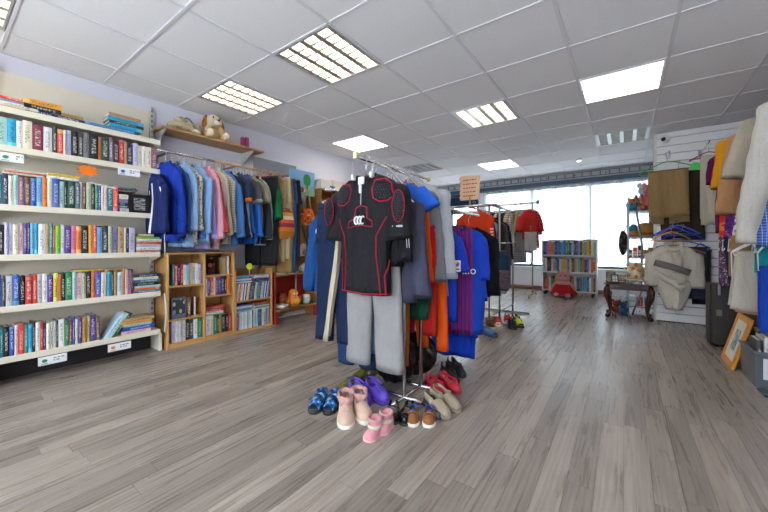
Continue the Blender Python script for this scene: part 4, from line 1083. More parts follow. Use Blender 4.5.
for q in range(4): m.box(.225, .262, -.058, -.054, -.46 + q * .035, -.445 + q * .035)
m.build('sleeve_print', plain('#f3c4b4', .7), g)
BG = 'dark jackets on the second rack'
for k, (nm, lab, mt, x, y, L, sl) in enumerate((
        ('puffer_jacket', 'black quilted jacket just behind the orange sweatshirt', fabric('#2e2f34', .5), -1.53, 4.13, .66, .56),
        ('shirt', 'pale blue shirt showing between the dark jackets', fabric('#9db2cc'), -1.53, 4.24, .82, .5),
        ('jacket', 'navy jacket behind the black quilted jacket', fabric('#22304e'), -1.52, 4.33, .74, .58),
        ('coat', 'charcoal brown coat on second rack', fabric('#3a3432'), -1.50, 4.44, .98, .58),
        ('cardigan', 'dark olive cardigan on second rack', fabric('#4a4a3c'), -1.49, 4.55, .92, .56),
        ('coat', 'purple flecked long coat at right edge of second rack', patterned('spots', ['#5d4a5e', '#8d7a86', '#3a3040'], 60), -1.47, 4.67, 1.0, .56),
        ('shirt', 'black shirt at the rear of second rack', fabric('#202126'), -1.46, 4.8, .8, .5))):
    top(nm, lab, 'jacket' if 'shirt' not in nm else 'shirt', (x - .03 - .012 * k, y, BZ), mt, RG.uniform(-.06, .06), .46, L, .085, sl, .1, 'shirt', group=BG, hang='#d8d8d8')
draped('skirt', 'purple skirt hanging under the orange sweatshirt', 'skirt', (-1.5, 3.98, 1.0), fabric('#6a4a78'), 0, .3, .38, .36, .05)
draped('shorts', 'white folded shorts hanging under the orange sweatshirt', 'shorts', (-1.5, 3.92, 1.0), fabric('#b9b6b4'), 0, .26, .24, .2, .05)
draped('skirt', 'dark teal folded skirt hanging below second rack jackets', 'skirt', (-1.28, 4.12, 1.0), fabric('#27506a'), 0, .26, .46, .4, .05)
draped('trousers', 'white folded trousers hanging below second rack jackets', 'trousers', (-1.28, 4.22, 1.0), fabric('#c4c8ce'), 0, .2, .5, .4, .05)
draped('trousers', 'purple folded trousers hanging below second rack jackets', 'trousers', (-1.28, 4.33, 1.0), fabric('#65507c'), 0, .2, .42, .4, .05)
draped('scarf', 'mauve knitted blanket along the lower hem of second rack', 'blanket', (-1.28, 4.05, 1.0), patterned('spots', ['#6a5a66', '#8d7d88', '#4a3f4a'], 70), 0, .34, .2, .18, .05, z0=-.36)
sg = thing('cardboard_sign', 'beige jagged cardboard sign on a stick above second rack', 'sign', (-1.585, 4.02, BZ - .02))
MB().box(-.01, .01, -.004, .004, 0, .16).build('stick', wood('#b58a58', '#94693a', 'Z'), sg)
jag = [(-.15, 0), (.14, .0), (.15, .33), (.02, .34), (-.12, .35)] + [(-.15 - (.02 if k % 2 else 0), .34 - k * .033) for k in range(10)]
MB().loft([[(x * .85, y, .11 + z * .9) for x, z in jag][::-1] for y in (.005, .010)][::-1]).build('board', plain('#c9a98a', .85, 0, .08), sg)
m = MB(); R = random.Random(8)
for q in range(5):
    x = -.09
    while x < .08:
        wd = R.uniform(.015, .04); m.box(x, x + wd, .0035, .0052, .355 - q * .05, .372 - q * .05); x += wd + .01
m.build('lettering', plain('#a5503f', .8), sg)
# ================================================================== third rack near the window
C_ = thing('clothes_rack', 'brass coloured clothes rack close to the window', 'clothes rack', (-1.8, 6.55, 0))
BRS = plain('#b7a98a', .35, .8)
for x in (-.5, .42): MB().tube([(x, 0, .06), (x, 0, 1.74)], .013, 10).build('post', BRS, C_, True)
MB().tube([(-.56, 0, 1.74), (.5, 0, 1.74)], .013, 10).build('rail', BRS, C_, True)
for x, c in ((.1, '#2f9a4a'), (.2, '#c23a3a'), (-.1, '#d8d4cc')): MB().tube([(x, 0, 1.74), (x + .03, 0, 1.74)], .019, 10).build('size_ring', plain(c, .5), C_, True)
MB().ell((.51, 0, 1.75), (.03, .03, .04), 10, 8).build('end_knob', SLATE, C_, True)
for x in (-.5, .42):
    MB().tube([(x, -.3, .02), (x, -.26, .07), (x, .26, .07), (x, .3, .02)], .012, 8).build('foot', BRS, C_, True)
MB().tube([(-.5, 0, .2), (.42, 0, .2)], .01, 8).build('base_bar', BRS, C_, True)
CG = 'clothes on the window rack'
CW = [('shirt', 'dark navy shirt', fabric('#2a3a5c')), ('shirt', 'blue shirt', fabric('#4a6a9c')), ('dress', 'brown leopard print dress', patterned('spots', ['#a5804e', '#4a331e'], 45)), ('shirt', 'dark brown blouse', fabric('#4a3628')),
      ('shirt', 'cream blouse', fabric('#d2c4a8')), ('dress', 'long slate blue dress', fabric('#3a4560')), ('dress', 'dark indigo dress', fabric('#333b58')), ('shirt', 'beige striped blouse', patterned('hoops', ['#cbb68c', '#8f7a54'], 30)),
      ('dress', 'black and white checked dress', patterned('check', ['#d6d6d8', '#30323c'], 30)), ('shirt', 'tan cardigan', fabric('#b08a5a')), ('shirt', 'grey printed blouse', patterned('spots', ['#7c8aa0', '#3c4660'], 40)), ('shirt', 'red patterned top', patterned('spots', ['#c43a34', '#e0b0a0'], 30))]
for k, (nm, wd, mt) in enumerate(CW):
    x = -.46 + k * .078
    top(nm, f'{wd}, {ordinal(k + 1)} from the left on window rack', 'dress' if nm == 'dress' else 'shirt', (-1.8 + x, 6.55, 1.74), mt, PI / 2 + RG.uniform(-.5, -.2), .42, 1.0 if nm == 'dress' else RG.uniform(.66, .8), .075, .4, .12, 'round', group=CG, flare=1.15 if nm == 'dress' else 1.0)
top('child_coat', 'bright red child coat at right end of window rack', 'coat', (-1.40, 6.40, 1.68), fabric('#cf2f27'), .7, .32, .5, .12, .3, .25, 'hood', r0=.1, r1=.08)
draped('shawl', 'grey shawl hanging below the red child coat', 'shawl', (-1.48, 6.32, 1.3), fabric('#8d8a8c'), .3, .26, .34, .3, .05)
draped('shawl', 'pale cream shawl hanging below the red child coat', 'shawl', (-1.36, 6.30, 1.3), fabric('#c9c0bc'), .3, .2, .30, .26, .05)
# ================================================================== plank shelf with plush toys
ps = thing('plank_shelf', 'long brown wooden plank shelf high on the left wall', 'shelf', (XL, 0, 2.085))
SHW = wood('#b48a56', '#9c7342', 'Y')
MB().cbox(.01, .27, 1.27, 2.34, -.02, 0, .003).build('board', SHW, ps)
for y in (1.29, 2.2):
    b = MB(); b.loft([[(.0, q, -.17), (.012, q, -.17), (.25, q, -.034), (.25, q, -.02), (0, q, -.02)] for q in (y, y + .014)]); b.build('bracket', plain('#c9c7c4', .4, .3), ps)
PSZ = 2.0855
def plush(name, label, cat, loc, rotz=0.0): return thing(name, label, cat, loc, rotz, None)
FUR = fabric('#d9bd94', .95, .16, .8); FURW = fabric('#e6d8c2', .95, .14, .8); FURB = fabric('#b06a28', .95, .16, .8)
d = plush('plush_dog', 'sitting cream plush dog with brown ears on the plank shelf', 'soft toy', (-3.57, 1.78, PSZ), .0)
MB().ell((-.02, 0, .085), (.075, .10, .088), 18, 12, lump=.02, seed=1).build('body', FUR, d, True)
hd = MB().ell((.03, .0, .195), (.072, .085, .078), 18, 12, lump=.015, seed=2).build('head', FURW, d, True)
MB().ell((.098, .0, .175), (.04, .05, .036), 14, 9).build('muzzle', FURW, hd, True)
MB().ell((.137, 0, .187), (.010, .015, .011), 10, 7).build('nose', plain('#5a3a34', .4), hd, True)
for s_ in (-1, 1):
    MB().ell((.092, s_ * .034, .222), (.007, .008, .009), 8, 6).build('eye', plain('#17130f', .15), hd, True)
    MB().ell((.02, s_ * .088, .185), (.03, .022, .07), 12, 9, rot=Matrix.Rotation(s_ * .28, 3, 'X')).build('ear', FURB, hd, True)
    MB().ell((.085, s_ * .085, .035), (.06, .038, .036), 14, 9, lump=.02).build('hind_leg', FUR, d, True)
    MB().ell((.133, s_ * .085, .044), (.022, .034, .038), 12, 8).build('paw', FURW, d, True)
    MB().ell((.05, s_ * .075, .1), (.03, .03, .06), 12, 9, rot=Matrix.Rotation(s_ * .4, 3, 'X')).build('arm', FUR, d, True)
MB().ell((-.09, .07, .03), (.03, .05, .022), 10, 7).build('tail', FUR, d, True)
k = plush('plush_tortoise', 'pale beige floppy plush toy lying at left end of the plank shelf', 'soft toy', (-3.57, 1.47, PSZ), 0)
TB = fabric('#cdbf9f', .95, .1, .7)
MB().ell((0, 0, .055), (.10, .125, .056), 18, 10, lump=.03, seed=5).build('body', TB, k, True)
MB().ell((.0, .0, .125), (.055, .06, .036), 14, 9, lump=.03, seed=6).build('head', TB, k, True)
for x, y in ((.075, -.11), (.075, .11), (-.06, -.11), (-.06, .11)): MB().ell((x, y, .026), (.04, .045, .026), 10, 7).build('flipper', TB, k, True)
for s_ in (-1, 1): MB().ell((.045, s_ * .022, .14), (.006, .006, .006), 6, 5).build('eye', plain('#1c1a18', .2), k)
c = plush('plush_bear', 'small cream plush toy squeezed beside the plush dog', 'soft toy', (-3.60, 1.625, PSZ), 0)
MB().ell((0, 0, .045), (.045, .04, .046), 12, 9).build('body', FURW, c, True); MB().ell((.01, 0, .11), (.034, .034, .033), 12, 8).build('head', FURW, c, True)
for s_ in (-1, 1): MB().ell((.0, s_ * .026, .143), (.012, .013, .013), 8, 6).build('ear', FURW, c, True); MB().ell((.04, s_ * .03, .02), (.028, .016, .017), 8, 6).build('leg', FURW, c, True)
MB().tube([(-.02, -.02, .15), (.0, -.06, .17), (.02, -.10, .172)], .006, 6).build('ribbon', fabric('#4a5aa8'), c, True)
for q in (0, 1):
    v = thing('candle', ['magenta candle at left of the pair on plank shelf', 'magenta candle at right of the pair on plank shelf'][q], 'candle', (-3.56, 2.12 + q * .055, PSZ), 0, 'magenta candles')
    MB().lathe([(.022, 0), (.023, .004), (.023, .118 + .01 * q), (.018, .124 + .01 * q), (.004, .122 + .01 * q)], n=14).build('wax', plain('#8e1c63', .4), v, True)
    MB().tube([(0, 0, .12), (.002, 0, .142)], .0015, 5).build('wick', plain('#2a2220', .8), v)
# mirror on the wall
mr = thing('wall_mirror', 'wide unframed grey mirror on the wall behind the jeans', 'mirror', (XL + .002, 0, 0))
MB().cbox(0, .008, 2.36, 3.02, 1.1, 2.07, .003).build('glass', plain('#c0c8d0', .08, .9, .02), mr)
MB().cbox(0, .014, 2.36, 3.02, 2.07, 2.085, .003).build('edge_strip', plain('#e6e6e2', .3), mr)
for y in (2.42, 2.96): MB().cbox(.006, .014, y - .012, y + .012, 1.1, 1.12, .002).build('clip', CHROME, mr)
# ================================================================== corner unit with crockery
OAK = wood('#c08a4c', '#a06e34', 'Y'); REDP = plain('#a3231e', .4)
cu = thing('corner_display_unit', 'wooden corner display unit with red interior and curved green bottom shelf', 'display unit', (XL, 2.46, 0))
MB().cbox(.0, .30, 0, .018, .0, .84, .003).build('side_panel', REDP, cu); MB().cbox(0, .012, .018, .72, .05, 1.6, .002).build('back_panel', wood('#c79a6a', '#b0824e', 'Z'), cu)
MB().cbox(.012, .02, .02, .71, .16, .60, .002).build('red_back', REDP, cu)
MB().cbox(0, .30, .72, .738, 0, .84, .003).build('side_panel', OAK, cu)
def curved(z, th, mat, nm, dmax=.33):
    pts = [(.012, .018), (.012, .72), (.30, .72)] + [(dmax - .07 * math.sin(q / 8 * PI), .72 - .702 * q / 8) for q in range(1, 8)] + [(.32, .018)]
    return MB().prism([(x, y) for x, y in pts][::-1], z - th, z).build(nm, mat, cu)
curved(.175, .018, OAK, 'bottom_shelf'); curved(.1775, .0025, plain('#2f7a3a', .5), 'green_lining', .318)
curved(.60, .018, OAK, 'middle_shelf'); curved(.82, .018, OAK, 'upper_shelf', .28)
for y in (.03, .66): MB().cbox(.24, .28, y, y + .04, 0, .156, .003).build('leg', REDP, cu)
MB().cbox(.1, .118, .45, .468, .6, .802, .002).build('divider', plain('#cfd3d6', .4), cu)
MB().tube([(.1, .48, .178), (.1, .48, .58)], .012, 8).build('support_post', plain('#b9bcc0', .3, .6), cu, True)
MB().cbox(.012, .16, .02, .5, 1.56, 1.6, .003).build('ledge', OAK, cu)
def lathed(nm, lab, cat, loc, prof, mat, extra=None, n=18):
    t = thing(nm, lab, cat, loc); MB().lathe(prof, n=n).build('body', mat, t, True); return t
CUP = lambda r, h: [(r * .6, 0), (r * .95, .006), (r, h), (r * .9, h), (r * .82, .012), (.002, .01)]
PLT = lambda r: [(r * .5, 0), (r * .55, .004), (r, .02), (r, .024), (r * .55, .01), (.002, .008)]
def u_at(u, v, X=-3.53): return at_x(u, v, X)
Y = yu(281, -3.5)
for q in range(3):
    t = thing('plate', f'white plate, {ordinal(q + 1)} from bottom of the pile on green shelf', 'plate', (-3.5, yu(281, -3.5), .178 + q * .012), 0, 'plates on the green shelf')
    MB().lathe(PLT(.095), n=22).build('dish', plain('#e6e2da', .25), t, True); MB().lathe([(.05, -.0), (.052, 0), (.05, .005), (.04, .005)], n=18).build('foot_ring', plain('#e6e2da', .25), t, True)
t = thing('owl_pot', 'round orange pottery figure with face on the green shelf', 'figurine', (-3.5, yu(293, -3.5), .178))
MB().lathe([(.05, 0), (.085, .03), (.09, .07), (.07, .115), (.055, .13), (.06, .165), (.05, .195), (.02, .215), (.002, .216)], n=20).build('body', plain('#d97a1c', .3, 0, .1), t, True)
for s_ in (-1, 1):
    MB().ell((.055, s_ * .022, .165), (.008, .014, .014), 10, 7).build('eye', plain('#efe6c8', .3), t, True); MB().ell((.03, s_ * .09, .075), (.02, .022, .05), 10, 7).build('wing', plain('#b85c18', .3), t, True)
MB().ell((.064, 0, .148), (.008, .007, .009), 8, 6).build('beak', plain('#f0b43a', .3), t, True); MB().ell((.083, 0, .07), (.012, .05, .04), 10, 8).build('belly', plain('#efa63a', .3), t, True)
t = lathed('vase', 'terracotta round vase behind orange figure on the green shelf', 'vase', (-3.63, yu(284, -3.6), .178), [(.04, 0), (.08, .05), (.085, .1), (.05, .14), (.04, .16), (.045, .17), (.03, .165), (.02, .1)], plain('#b0522a', .5)); MB().lathe([(.046, .165), (.05, .17), (.046, .176), (.04, .17)], n=16).build('rim', plain('#8e3c1c', .5), t, True)
t = lathed('mug', 'white printed mug at right of the green shelf', 'mug', (-3.5, yu(306, -3.5), .178), CUP(.05, .12), plain('#e2e0dc', .25))
MB().tube([(0, .05 + .03 * math.sin(a), .06 + .035 * math.cos(a)) for a in [PI * q / 8 for q in range(9)]], .006, 6).build('handle', plain('#e2e0dc', .25), t, True)
MB().lathe([(.0502, .03), (.0506, .035), (.0506, .09), (.0502, .095)], n=18, cap0=False, cap1=False).build('print_band', patterned('spots', ['#d8d4cc', '#8d8a92'], 60), t, True)
t = lathed('pot', 'brown glazed pot on the middle shelf of corner unit', 'pot', (-3.55, yu(287, -3.55), .6006), [(.05, 0), (.07, .03), (.072, .09), (.06, .13), (.064, .14), (.05, .135), (.04, .03)], plain('#7a5632', .3)); MB().lathe([(.073, .05), (.076, .055), (.076, .09), (.073, .095)], n=18, cap0=False, cap1=False).build('cream_band', plain('#cdb98c', .4), t, True)
for q in range(2):
    t = thing('dish', ['blue rimmed plate lying at front of middle shelf', 'white oval dish lying on middle shelf beside blue rimmed plate'][q], 'dish', (-3.48, yu(280 + 12 * q, -3.48), .6006), 0, 'dishes on middle shelf')
    MB().lathe(PLT(.085), n=22).build('dish', plain('#dfe3e8', .25), t, True); MB().lathe([(.07, .0175), (.085, .025), (.086, .022), (.072, .0155)], n=22, cap0=False, cap1=False).build('rim', plain(['#2c4f9a', '#b9bdc4'][q], .3), t, True)
t = thing('teapot', 'white patterned china teapot on middle shelf of corner unit', 'teapot', (-3.53, yu(304, -3.53), .6006))
MB().lathe([(.035, 0), (.06, .025), (.065, .06), (.045, .095), (.02, .105)], n=18).build('body', patterned('spots', ['#e4e2dc', '#5f8a4a'], 40), t, True)
MB().lathe([(.035, .098), (.02, .112), (.008, .118), (.010, .128), (.002, .132)], n=14).build('lid', plain('#e6e2da', .25), t, True)
MB().tube([(.02, .055, .04), (.02, .085, .06), (.02, .1, .095)], [.014, .010, .007], 8).build('spout', plain('#e6e2da', .25), t, True); MB().tube([(0, -.055 - .03 * math.sin(a), .055 + .03 * math.cos(a)) for a in [PI * q / 8 for q in range(9)]], .005, 6).build('handle', plain('#e6e2da', .25), t, True)
t = thing('china_ornament', 'white china ornament group on the upper shelf of corner unit', 'ornament', (-3.55, yu(299, -3.55), .8206))
MB().lathe([(.07, 0), (.075, .012), (.05, .02), (.045, .06), (.06, .09), (.03, .1), (.002, .1)], n=16).build('bowl', plain('#e4e1dc', .3), t, True); MB().ell((.01, .06, .12), (.03, .05, .05), 12, 8, lump=.1, seed=4).build('flowers', patterned('spots', ['#e6e2dc', '#b9a0a0'], 50), t, True); MB().ell((.0, -.05, .1), (.025, .03, .035), 10, 8).build('lid', plain('#dad6d0', .3), t, True)
t = lathed('cup', 'small white cup on the upper shelf beside the ornament', 'cup', (-3.52, yu(287, -3.52), .8206), CUP(.035, .06), plain('#e6e4e0', .25)); MB().tube([(0, .035 + .02 * math.sin(a), .03 + .02 * math.cos(a)) for a in [PI * q / 8 for q in range(9)]], .004, 6).build('handle', plain('#e6e4e0', .25), t, True)
t = thing('framed_print', 'pale framed print leaning on the upper shelf below striped bag', 'picture', (-3.63, yu(277, -3.6), .8206), rot=(0, -.12, 0))
MB().cbox(0, .012, 0, .2, 0, .2, .003).build('frame', plain('#d9d6d0', .5), t); MB().box(.012, .014, .018, .182, .018, .182).build('picture', patterned('grid', ['#c9cac8', '#6d7176'], 26), t)
# canvas, boxes on the ledge, tall back cupboard
t = thing('canvas_picture', 'colourful childish canvas with green tree and pale blue sky', 'picture', (-3.50, yu(291, -3.47), 1.64), 0)
MB().cbox(-.02, .0, 0, .43, 0, .33, .003).build('canvas', plain('#7fb0d6', .7, 0, .05), t)
MB().loft([[(x, .0, .0), (x, .43, .0), (x, .43, .09), (x, .3, .13), (x, .15, .1), (x, 0, .14)] for x in (.0, .002)]).build('painted_meadow', plain('#8fc0a0', .7), t)
MB().ell((.002, .29, .21), (.003, .065, .08), 14, 9, lump=.05).build('painted_tree', plain('#2f8a45', .7), t); MB().box(.001, .003, .28, .30, .08, .15).build('painted_trunk', plain('#6a4a2c', .7), t)
for q, (y, z, r, cc) in enumerate(((.12, .1, .035, '#dfa6a8'), (.2, .07, .04, '#8a4a34'), (.09, .16, .02, '#e6b8b4'), (.25, .06, .02, '#efe6da'))): MB().ell((.003, y, z), (.003, r, r), 10, 7).build('painted_shape', plain(cc, .7), t)
t = thing('wall_cupboard', 'golden wooden open cupboard unit behind the blue jackets', 'cupboard', (XL, 2.79, 0))
for y in (0.42, 1.02): MB().cbox(0, .30, y, y + .02, .0, 1.74, .003).build('side_panel', OAK, t)
for z in (1.74, 1.4, .95, .5): MB().cbox(0, .31, .42, 1.04, z, z + .025, .003).build('shelf', OAK, t)
MB().cbox(0, .006, .44, 1.02, 0, 1.74, .002).build('back_panel', wood('#b07c42', '#8f6030', 'Z'), t)
for q in range(7): book(['teal', 'navy', 'cream', 'brown', 'pale_teal', 'charcoal', 'tan'][q], (-3.6, 3.25 + q * .035, 1.4256), (.14, .03, .19), f"{['teal', 'navy', 'cream', 'brown', 'pale teal', 'charcoal', 'tan'][q]} book, {ordinal(q + 1)} from the left in golden cupboard", 'books in golden cupboard')
BXM = plain('#d6d0c6', .7)
for q, (y, w_, h_, lab, cc) in enumerate(((3.22, .22, .13, 'white cardboard box on golden cupboard, left', '#d9d4cb'), (3.46, .26, .15, 'larger off-white cardboard box on golden cupboard, right', '#cfc6b8'), (3.40, .10, .06, 'small blue box at front edge of golden cupboard', '#2c6aa8'))):
    t = thing('storage_box', lab, 'box', (-3.62 + (.12 if q == 2 else 0), y, 1.7655), 0, 'boxes on golden cupboard')
    MB().cbox(0, .18 if q < 2 else .06, 0, w_, 0, h_ - .03, .003).build('carton', plain(cc, .7), t); MB().cbox(-.003, .183 if q < 2 else .063, -.003, w_ + .003, h_ - .03, h_, .003).build('lid', plain(cc, .65), t)
# hanging handbags
def shoulder_bag(label, y, z, w_, h_, mat, strap, x=-3.43):
    t = thing('shoulder_bag', label, 'bag', (x, y, z), 0, 'hanging handbags'); n = 18; rings = []
    for q in range(10):
        f = q / 9; hw = w_ / 2 * (.55 + .45 * math.sin(min(f * 1.5 + .25, PI / 2)) - .12 * max(0, f - .8) / .2); ht = .02 + .05 * math.sin(f * PI * .9 + .2)
        rings.append([(ht * spow(math.sin(2 * PI * j / n), .8), hw * spow(math.cos(2 * PI * j / n), .8), -h_ * f) for j in range(n)])
    MB().loft(rings).build('pouch', mat, t, True)
    MB().tube([(0, -w_ * .27, -.01), (0, -w_ * .18, .14), (0, -.01, .26), (0, .01, .26), (0, w_ * .18, .14), (0, w_ * .27, -.01)], .008, 6).build('strap', strap, t, True)
    MB().tube([(.03, -w_ * .25, -.02), (.035, 0, -.03), (.03, w_ * .25, -.02)], .005, 6).build('zip', plain('#c9b48a', .3, .6), t, True)
def banded(cols_, sc):
    return patterned('hoops', cols_, sc)
T_ = NT('woven_sunset'); tc = T_.obj(); sp = T_.sep((tc, 'Object')); cr = T_.n('ShaderNodeValToRGB'); e = cr.color_ramp; e.interpolation = 'CONSTANT'
mrg = T_.n('ShaderNodeMapRange'); mrg.inputs['From Min'].default_value = -.34; mrg.inputs['From Max'].default_value = 0; T_.t.links.new(sp.outputs['Z'], mrg.inputs[0]); T_.l(mrg, 0, cr, 'Fac')
for pos, hx in ((0, '#b8742a'), (.2, '#e07a2a'), (.34, '#8a2f3a'), (.48, '#d9542c'), (.6, '#efd7b4'), (.72, '#e8a04a'), (.85, '#a04a2c')):
    el = e.elements.new(pos) if pos not in (0,) else e.elements[0]; el.color = lin(hx)
T_.base((cr, 0)); T_.set(Roughness=.9); WOV = T_.m
shoulder_bag('ochre and orange striped woven shoulder bag hanging beside jeans', yu(286, -3.22), 1.40, .22, .36, WOV, fabric('#7a5a3a'), -3.22)
shoulder_bag('plain ochre leather shoulder bag hanging behind striped bag', yu(293, -3.3), 1.30, .18, .30, plain('#b9782a', .5), plain('#a5692a', .5), -3.31)
shoulder_bag('orange and brown patterned shoulder bag hanging at right', yu(307, -3.4), 1.45, .24, .22, patterned('spots', ['#d9622c', '#6d2a1e', '#e8b06a'], 26), fabric('#d8c4a4'), -3.4)
t = thing('walking_stick', 'brown wooden stick leaning behind the handbags', 'stick', (-3.45, yu(309, -3.45), .83))
MB().tube([(0, .03, 0), (-.05, -.12, .5)], .008, 8).build('shaft', wood('#7a5230', '#5f3c20', 'Z'), t, True); MB().tube([(-.05, -.12, .5), (-.055, -.13, .53), (-.05, -.16, .54), (-.045, -.18, .52)], .009, 8).build('handle', wood('#7a5230', '#5f3c20', 'Z'), t, True)
# ================================================================== white bookcase by the window
wb = thing('white_bookcase', 'low white bookcase full of books in front of the shop window', 'bookcase', (-1.33, 7.13, 0))
WB = plain('#e2e0de', .45, 0, .02); WW, WDp = .92, .27
for a in (0, WW - .022): MB().cbox(a, a + .022, 0, WDp, .05, 1.06, .003).build('side_panel', WB, wb)
MB().box(.022, WW - .022, WDp - .008, WDp, .06, 1.06).build('back_panel', WB, wb)
for z in (.10, .455, .775): MB().cbox(.022, WW - .022, .002, WDp - .008, z - .024, z, .003).build('shelf', WB, wb)
for x in (.05, WW - .07): 
    for y in (.03, WDp - .05): MB().lathe([(.018, 0), (.022, .01), (.022, .05), (.01, .05)], (x, y, 0), 10).build('castor', plain('#2c2a2a', .5), wb, True)
RW = random.Random(17)
WC = [['navy', 'blue', 'pink', 'scarlet', 'orange', 'teal', 'navy', 'blue', 'purple', 'cyan', 'blue', 'teal', 'green', 'black', 'pale_blue', 'navy', 'purple', 'sky', 'black', 'amber', 'teal', 'yellow', 'gold', 'cream', 'sage'],
      ['pale_grey', 'white', 'black', 'charcoal', 'cream', 'pink', 'cyan', 'navy', 'cream', 'sage', 'amber', 'yellow', 'blue', 'cream', 'black', 'gold', 'pale_grey', 'sage', 'green', 'orange', 'navy', 'blue', 'white', 'scarlet', 'orange'],
      ['brown', 'red', 'orange', 'white', 'green', 'black', 'yellow', 'blue', 'white', 'pale_blue', None, None, None, 'charcoal', 'brown', 'tan', 'white', 'navy', 'blue', 'gold', 'cyan', 'sky', 'blue', 'white', 'yellow', 'slate']]
for q, (z, nm) in enumerate(((.775, 'top shelf'), (.455, 'middle shelf'), (.10, 'bottom shelf'))):
    lst = WC[q]; n = len(lst); st_ = (WW - .05) / n; cnt = len([c for c in lst if c]); idx = 0
    for k_, c in enumerate(lst):
        if c is None: continue
        idx += 1; th = st_ * RW.uniform(.82, .98); hh = RW.uniform(.23, .275) if q != 1 else RW.uniform(.22, .265); dp = .17 * RW.uniform(.9, 1.05)
        # spine faces -Y
        book(c, (-1.33 + .024 + k_ * st_, 7.135 + .012 + dp, z + .0006), (dp, th, hh), f'{WORD[c]} book, {ordinal(idx)} from left on {nm} of white bookcase', f'books on the {nm} of the white bookcase', (0, 0, -PI / 2))
for q, (x, c) in enumerate(((-1.22, 'charcoal'), (-.98, 'sage'), (-.64, 'dark_green'))):
    book(c, (x, 7.35, 1.0525 + .0), (.15, .014, .2), f'{WORD[c]} book lying flat on top of the white bookcase row', 'flat books on the white bookcase', (PI / 2, 0, -PI / 2)) if False else book(c, (x + .2, 7.34, 1.054), (.15, .014, .2), f'{WORD[c]} book lying flat on the top row of white bookcase', 'flat books on the white bookcase', (PI / 2, 0, -PI / 2))
# plush pig with a red skirt
pg = thing('plush_pig', 'large pink plush toy in a red skirt sitting against white bookcase', 'soft toy', (-.93, 6.98, 0), 0)
PK = fabric('#dd9a9a', .95, .1, .6); RDS = fabric('#c2262b', .95)
MB().lathe([(.05, .02), (.15, .03), (.165, .1), (.15, .2), (.12, .28), (.06, .31)], n=18, sy=.8).build('body', PK, pg, True)
hd = MB().ell((0, -.01, .36), (.115, .10, .11), 18, 12, lump=.015, seed=3).build('head', PK, pg, True)
MB().tube([(0, -.08, .36), (0, -.15, .355)], [.045, .042], 12).build('snout', fabric('#e4a9a6', .95), hd, True)
for s_ in (-1, 1):
    MB().ell((s_ * .075, -.0, .46), (.03, .018, .042), 10, 8, rot=Matrix.Rotation(s_ * .35, 3, 'Y')).build('ear', PK, hd, True)
    MB().ell((s_ * .04, -.095, .395), (.01, .008, .012), 8, 6).build('eye', plain('#17130f', .2), hd, True)
    MB().ell((s_ * .15, -.05, .2), (.04, .045, .09), 12, 8, rot=Matrix.Rotation(s_ * -.5, 3, 'Y')).build('arm', PK, pg, True)
    MB().ell((s_ * .09, -.16, .045), (.05, .09, .045), 12, 8).build('leg', PK, pg, True)
sk = []
for z, r in ((.235, .145), (.18, .175), (.10, .205), (.045, .22)): sk.append([(r * (1 + .04 * math.sin(9 * a)) * math.cos(a), -.01 + r * .85 * (1 + .04 * math.sin(9 * a)) * math.sin(a), z) for a in [2 * PI * j / 36 for j in range(36)]])
MB().loft(sk[::-1]).build('skirt', RDS, pg, True)
t = thing('window_poster', 'small white and red notice stuck beside the narrow window', 'notice', (-2.80, YW - .0045, 1.78))
MB().cbox(-.0, .11, 0, .004, 0, .2, .001).build('paper', plain('#e6e6ea', .6), t); MB().box(.015, .095, -.001, 0, .07, .15).build('red_print', plain('#c23a3e', .6), t); MB().box(.015, .095, -.001, 0, .03, .045).build('lettering', plain('#5a5f6a', .6), t)
# ================================================================== shoes
def shoe_upper(L, W, hc, ht, mat, parent, pit=.55, toe=1.0, lining=None, sole_h=.018, name='upper'):
    """length along +y (heel at 0); hc collar height, ht instep height; open from heel to pit*L"""
    def width(t): return W / 2 * (.74 + .10 * math.sin(PI * min(t / .3, 1)) if t < .3 else (.78 + .22 * math.sin(PI * (t - .3) / .8 * 1.0)) if t < .72 else (.78 + .22 * math.sin(PI * .525)) * math.sqrt(max(1 - ((t - .72) / .285) ** 2, .02)))
    rings = []; pits = []
    N = 16; ts = [0, .02, .06, .12, .2, .3, .4, .48, .55, .6, .66, .74, .82, .89, .94, .975, 1.0]
    for t in ts:
        w = width(t) * (.55 if t == 0 else .82 if t == .02 else .95 if t == .06 else 1); y = t * L
        if t <= pit:
            h = hc * (1 - .22 * math.sin(PI * t / pit)); i = .004; fl = .006
            xs = [(w, 0), (w * 1.03, h * .35), (w * .98, h * .7), (w * .90, h), (w * .90 - i, h), (w * .88 - i, h * .6), (w * .85 - i, fl), (w * .4, fl)]
        else:
            q = (t - pit) / (1 - pit); h = ht * (1 - q) + .030 * toe * q if q < .8 else (ht * .2 + .030 * toe * .8) * (1 - .55 * ((q - .8) / .2) ** 2)
            xs = [(w * math.cos(a) if k else w, h * math.sin(a)) for k, a in enumerate([PI / 2 * k / 8 for k in range(8)])]
        ring = [(x, y, sole_h + z) for x, z in xs] + [(-x, y, sole_h + z) for x, z in xs[::-1]]
        rings.append(ring)
    o = MB().loft(rings).build(name, mat, parent, True)
    return width
def shoe_sole(L, W, width, mat, parent, h=.018, grow=.004, name='sole'):
    ts = [0, .02, .06, .12, .2, .3, .4, .5, .6, .7, .78, .85, .91, .96, .99, 1.0]
    right = [((width(t) * (.6 if t == 0 else .85 if t == .02 else 1)) + grow, t * (L + 2 * grow) - grow) for t in ts]
    poly = right + [(-x, y) for x, y in right[::-1]]
    return MB().loft([[(x * .97, y, 0) for x, y in poly], [(x, y, h * .3) for x, y in poly], [(x, y, h) for x, y in poly]]).build(name, mat, parent, True)
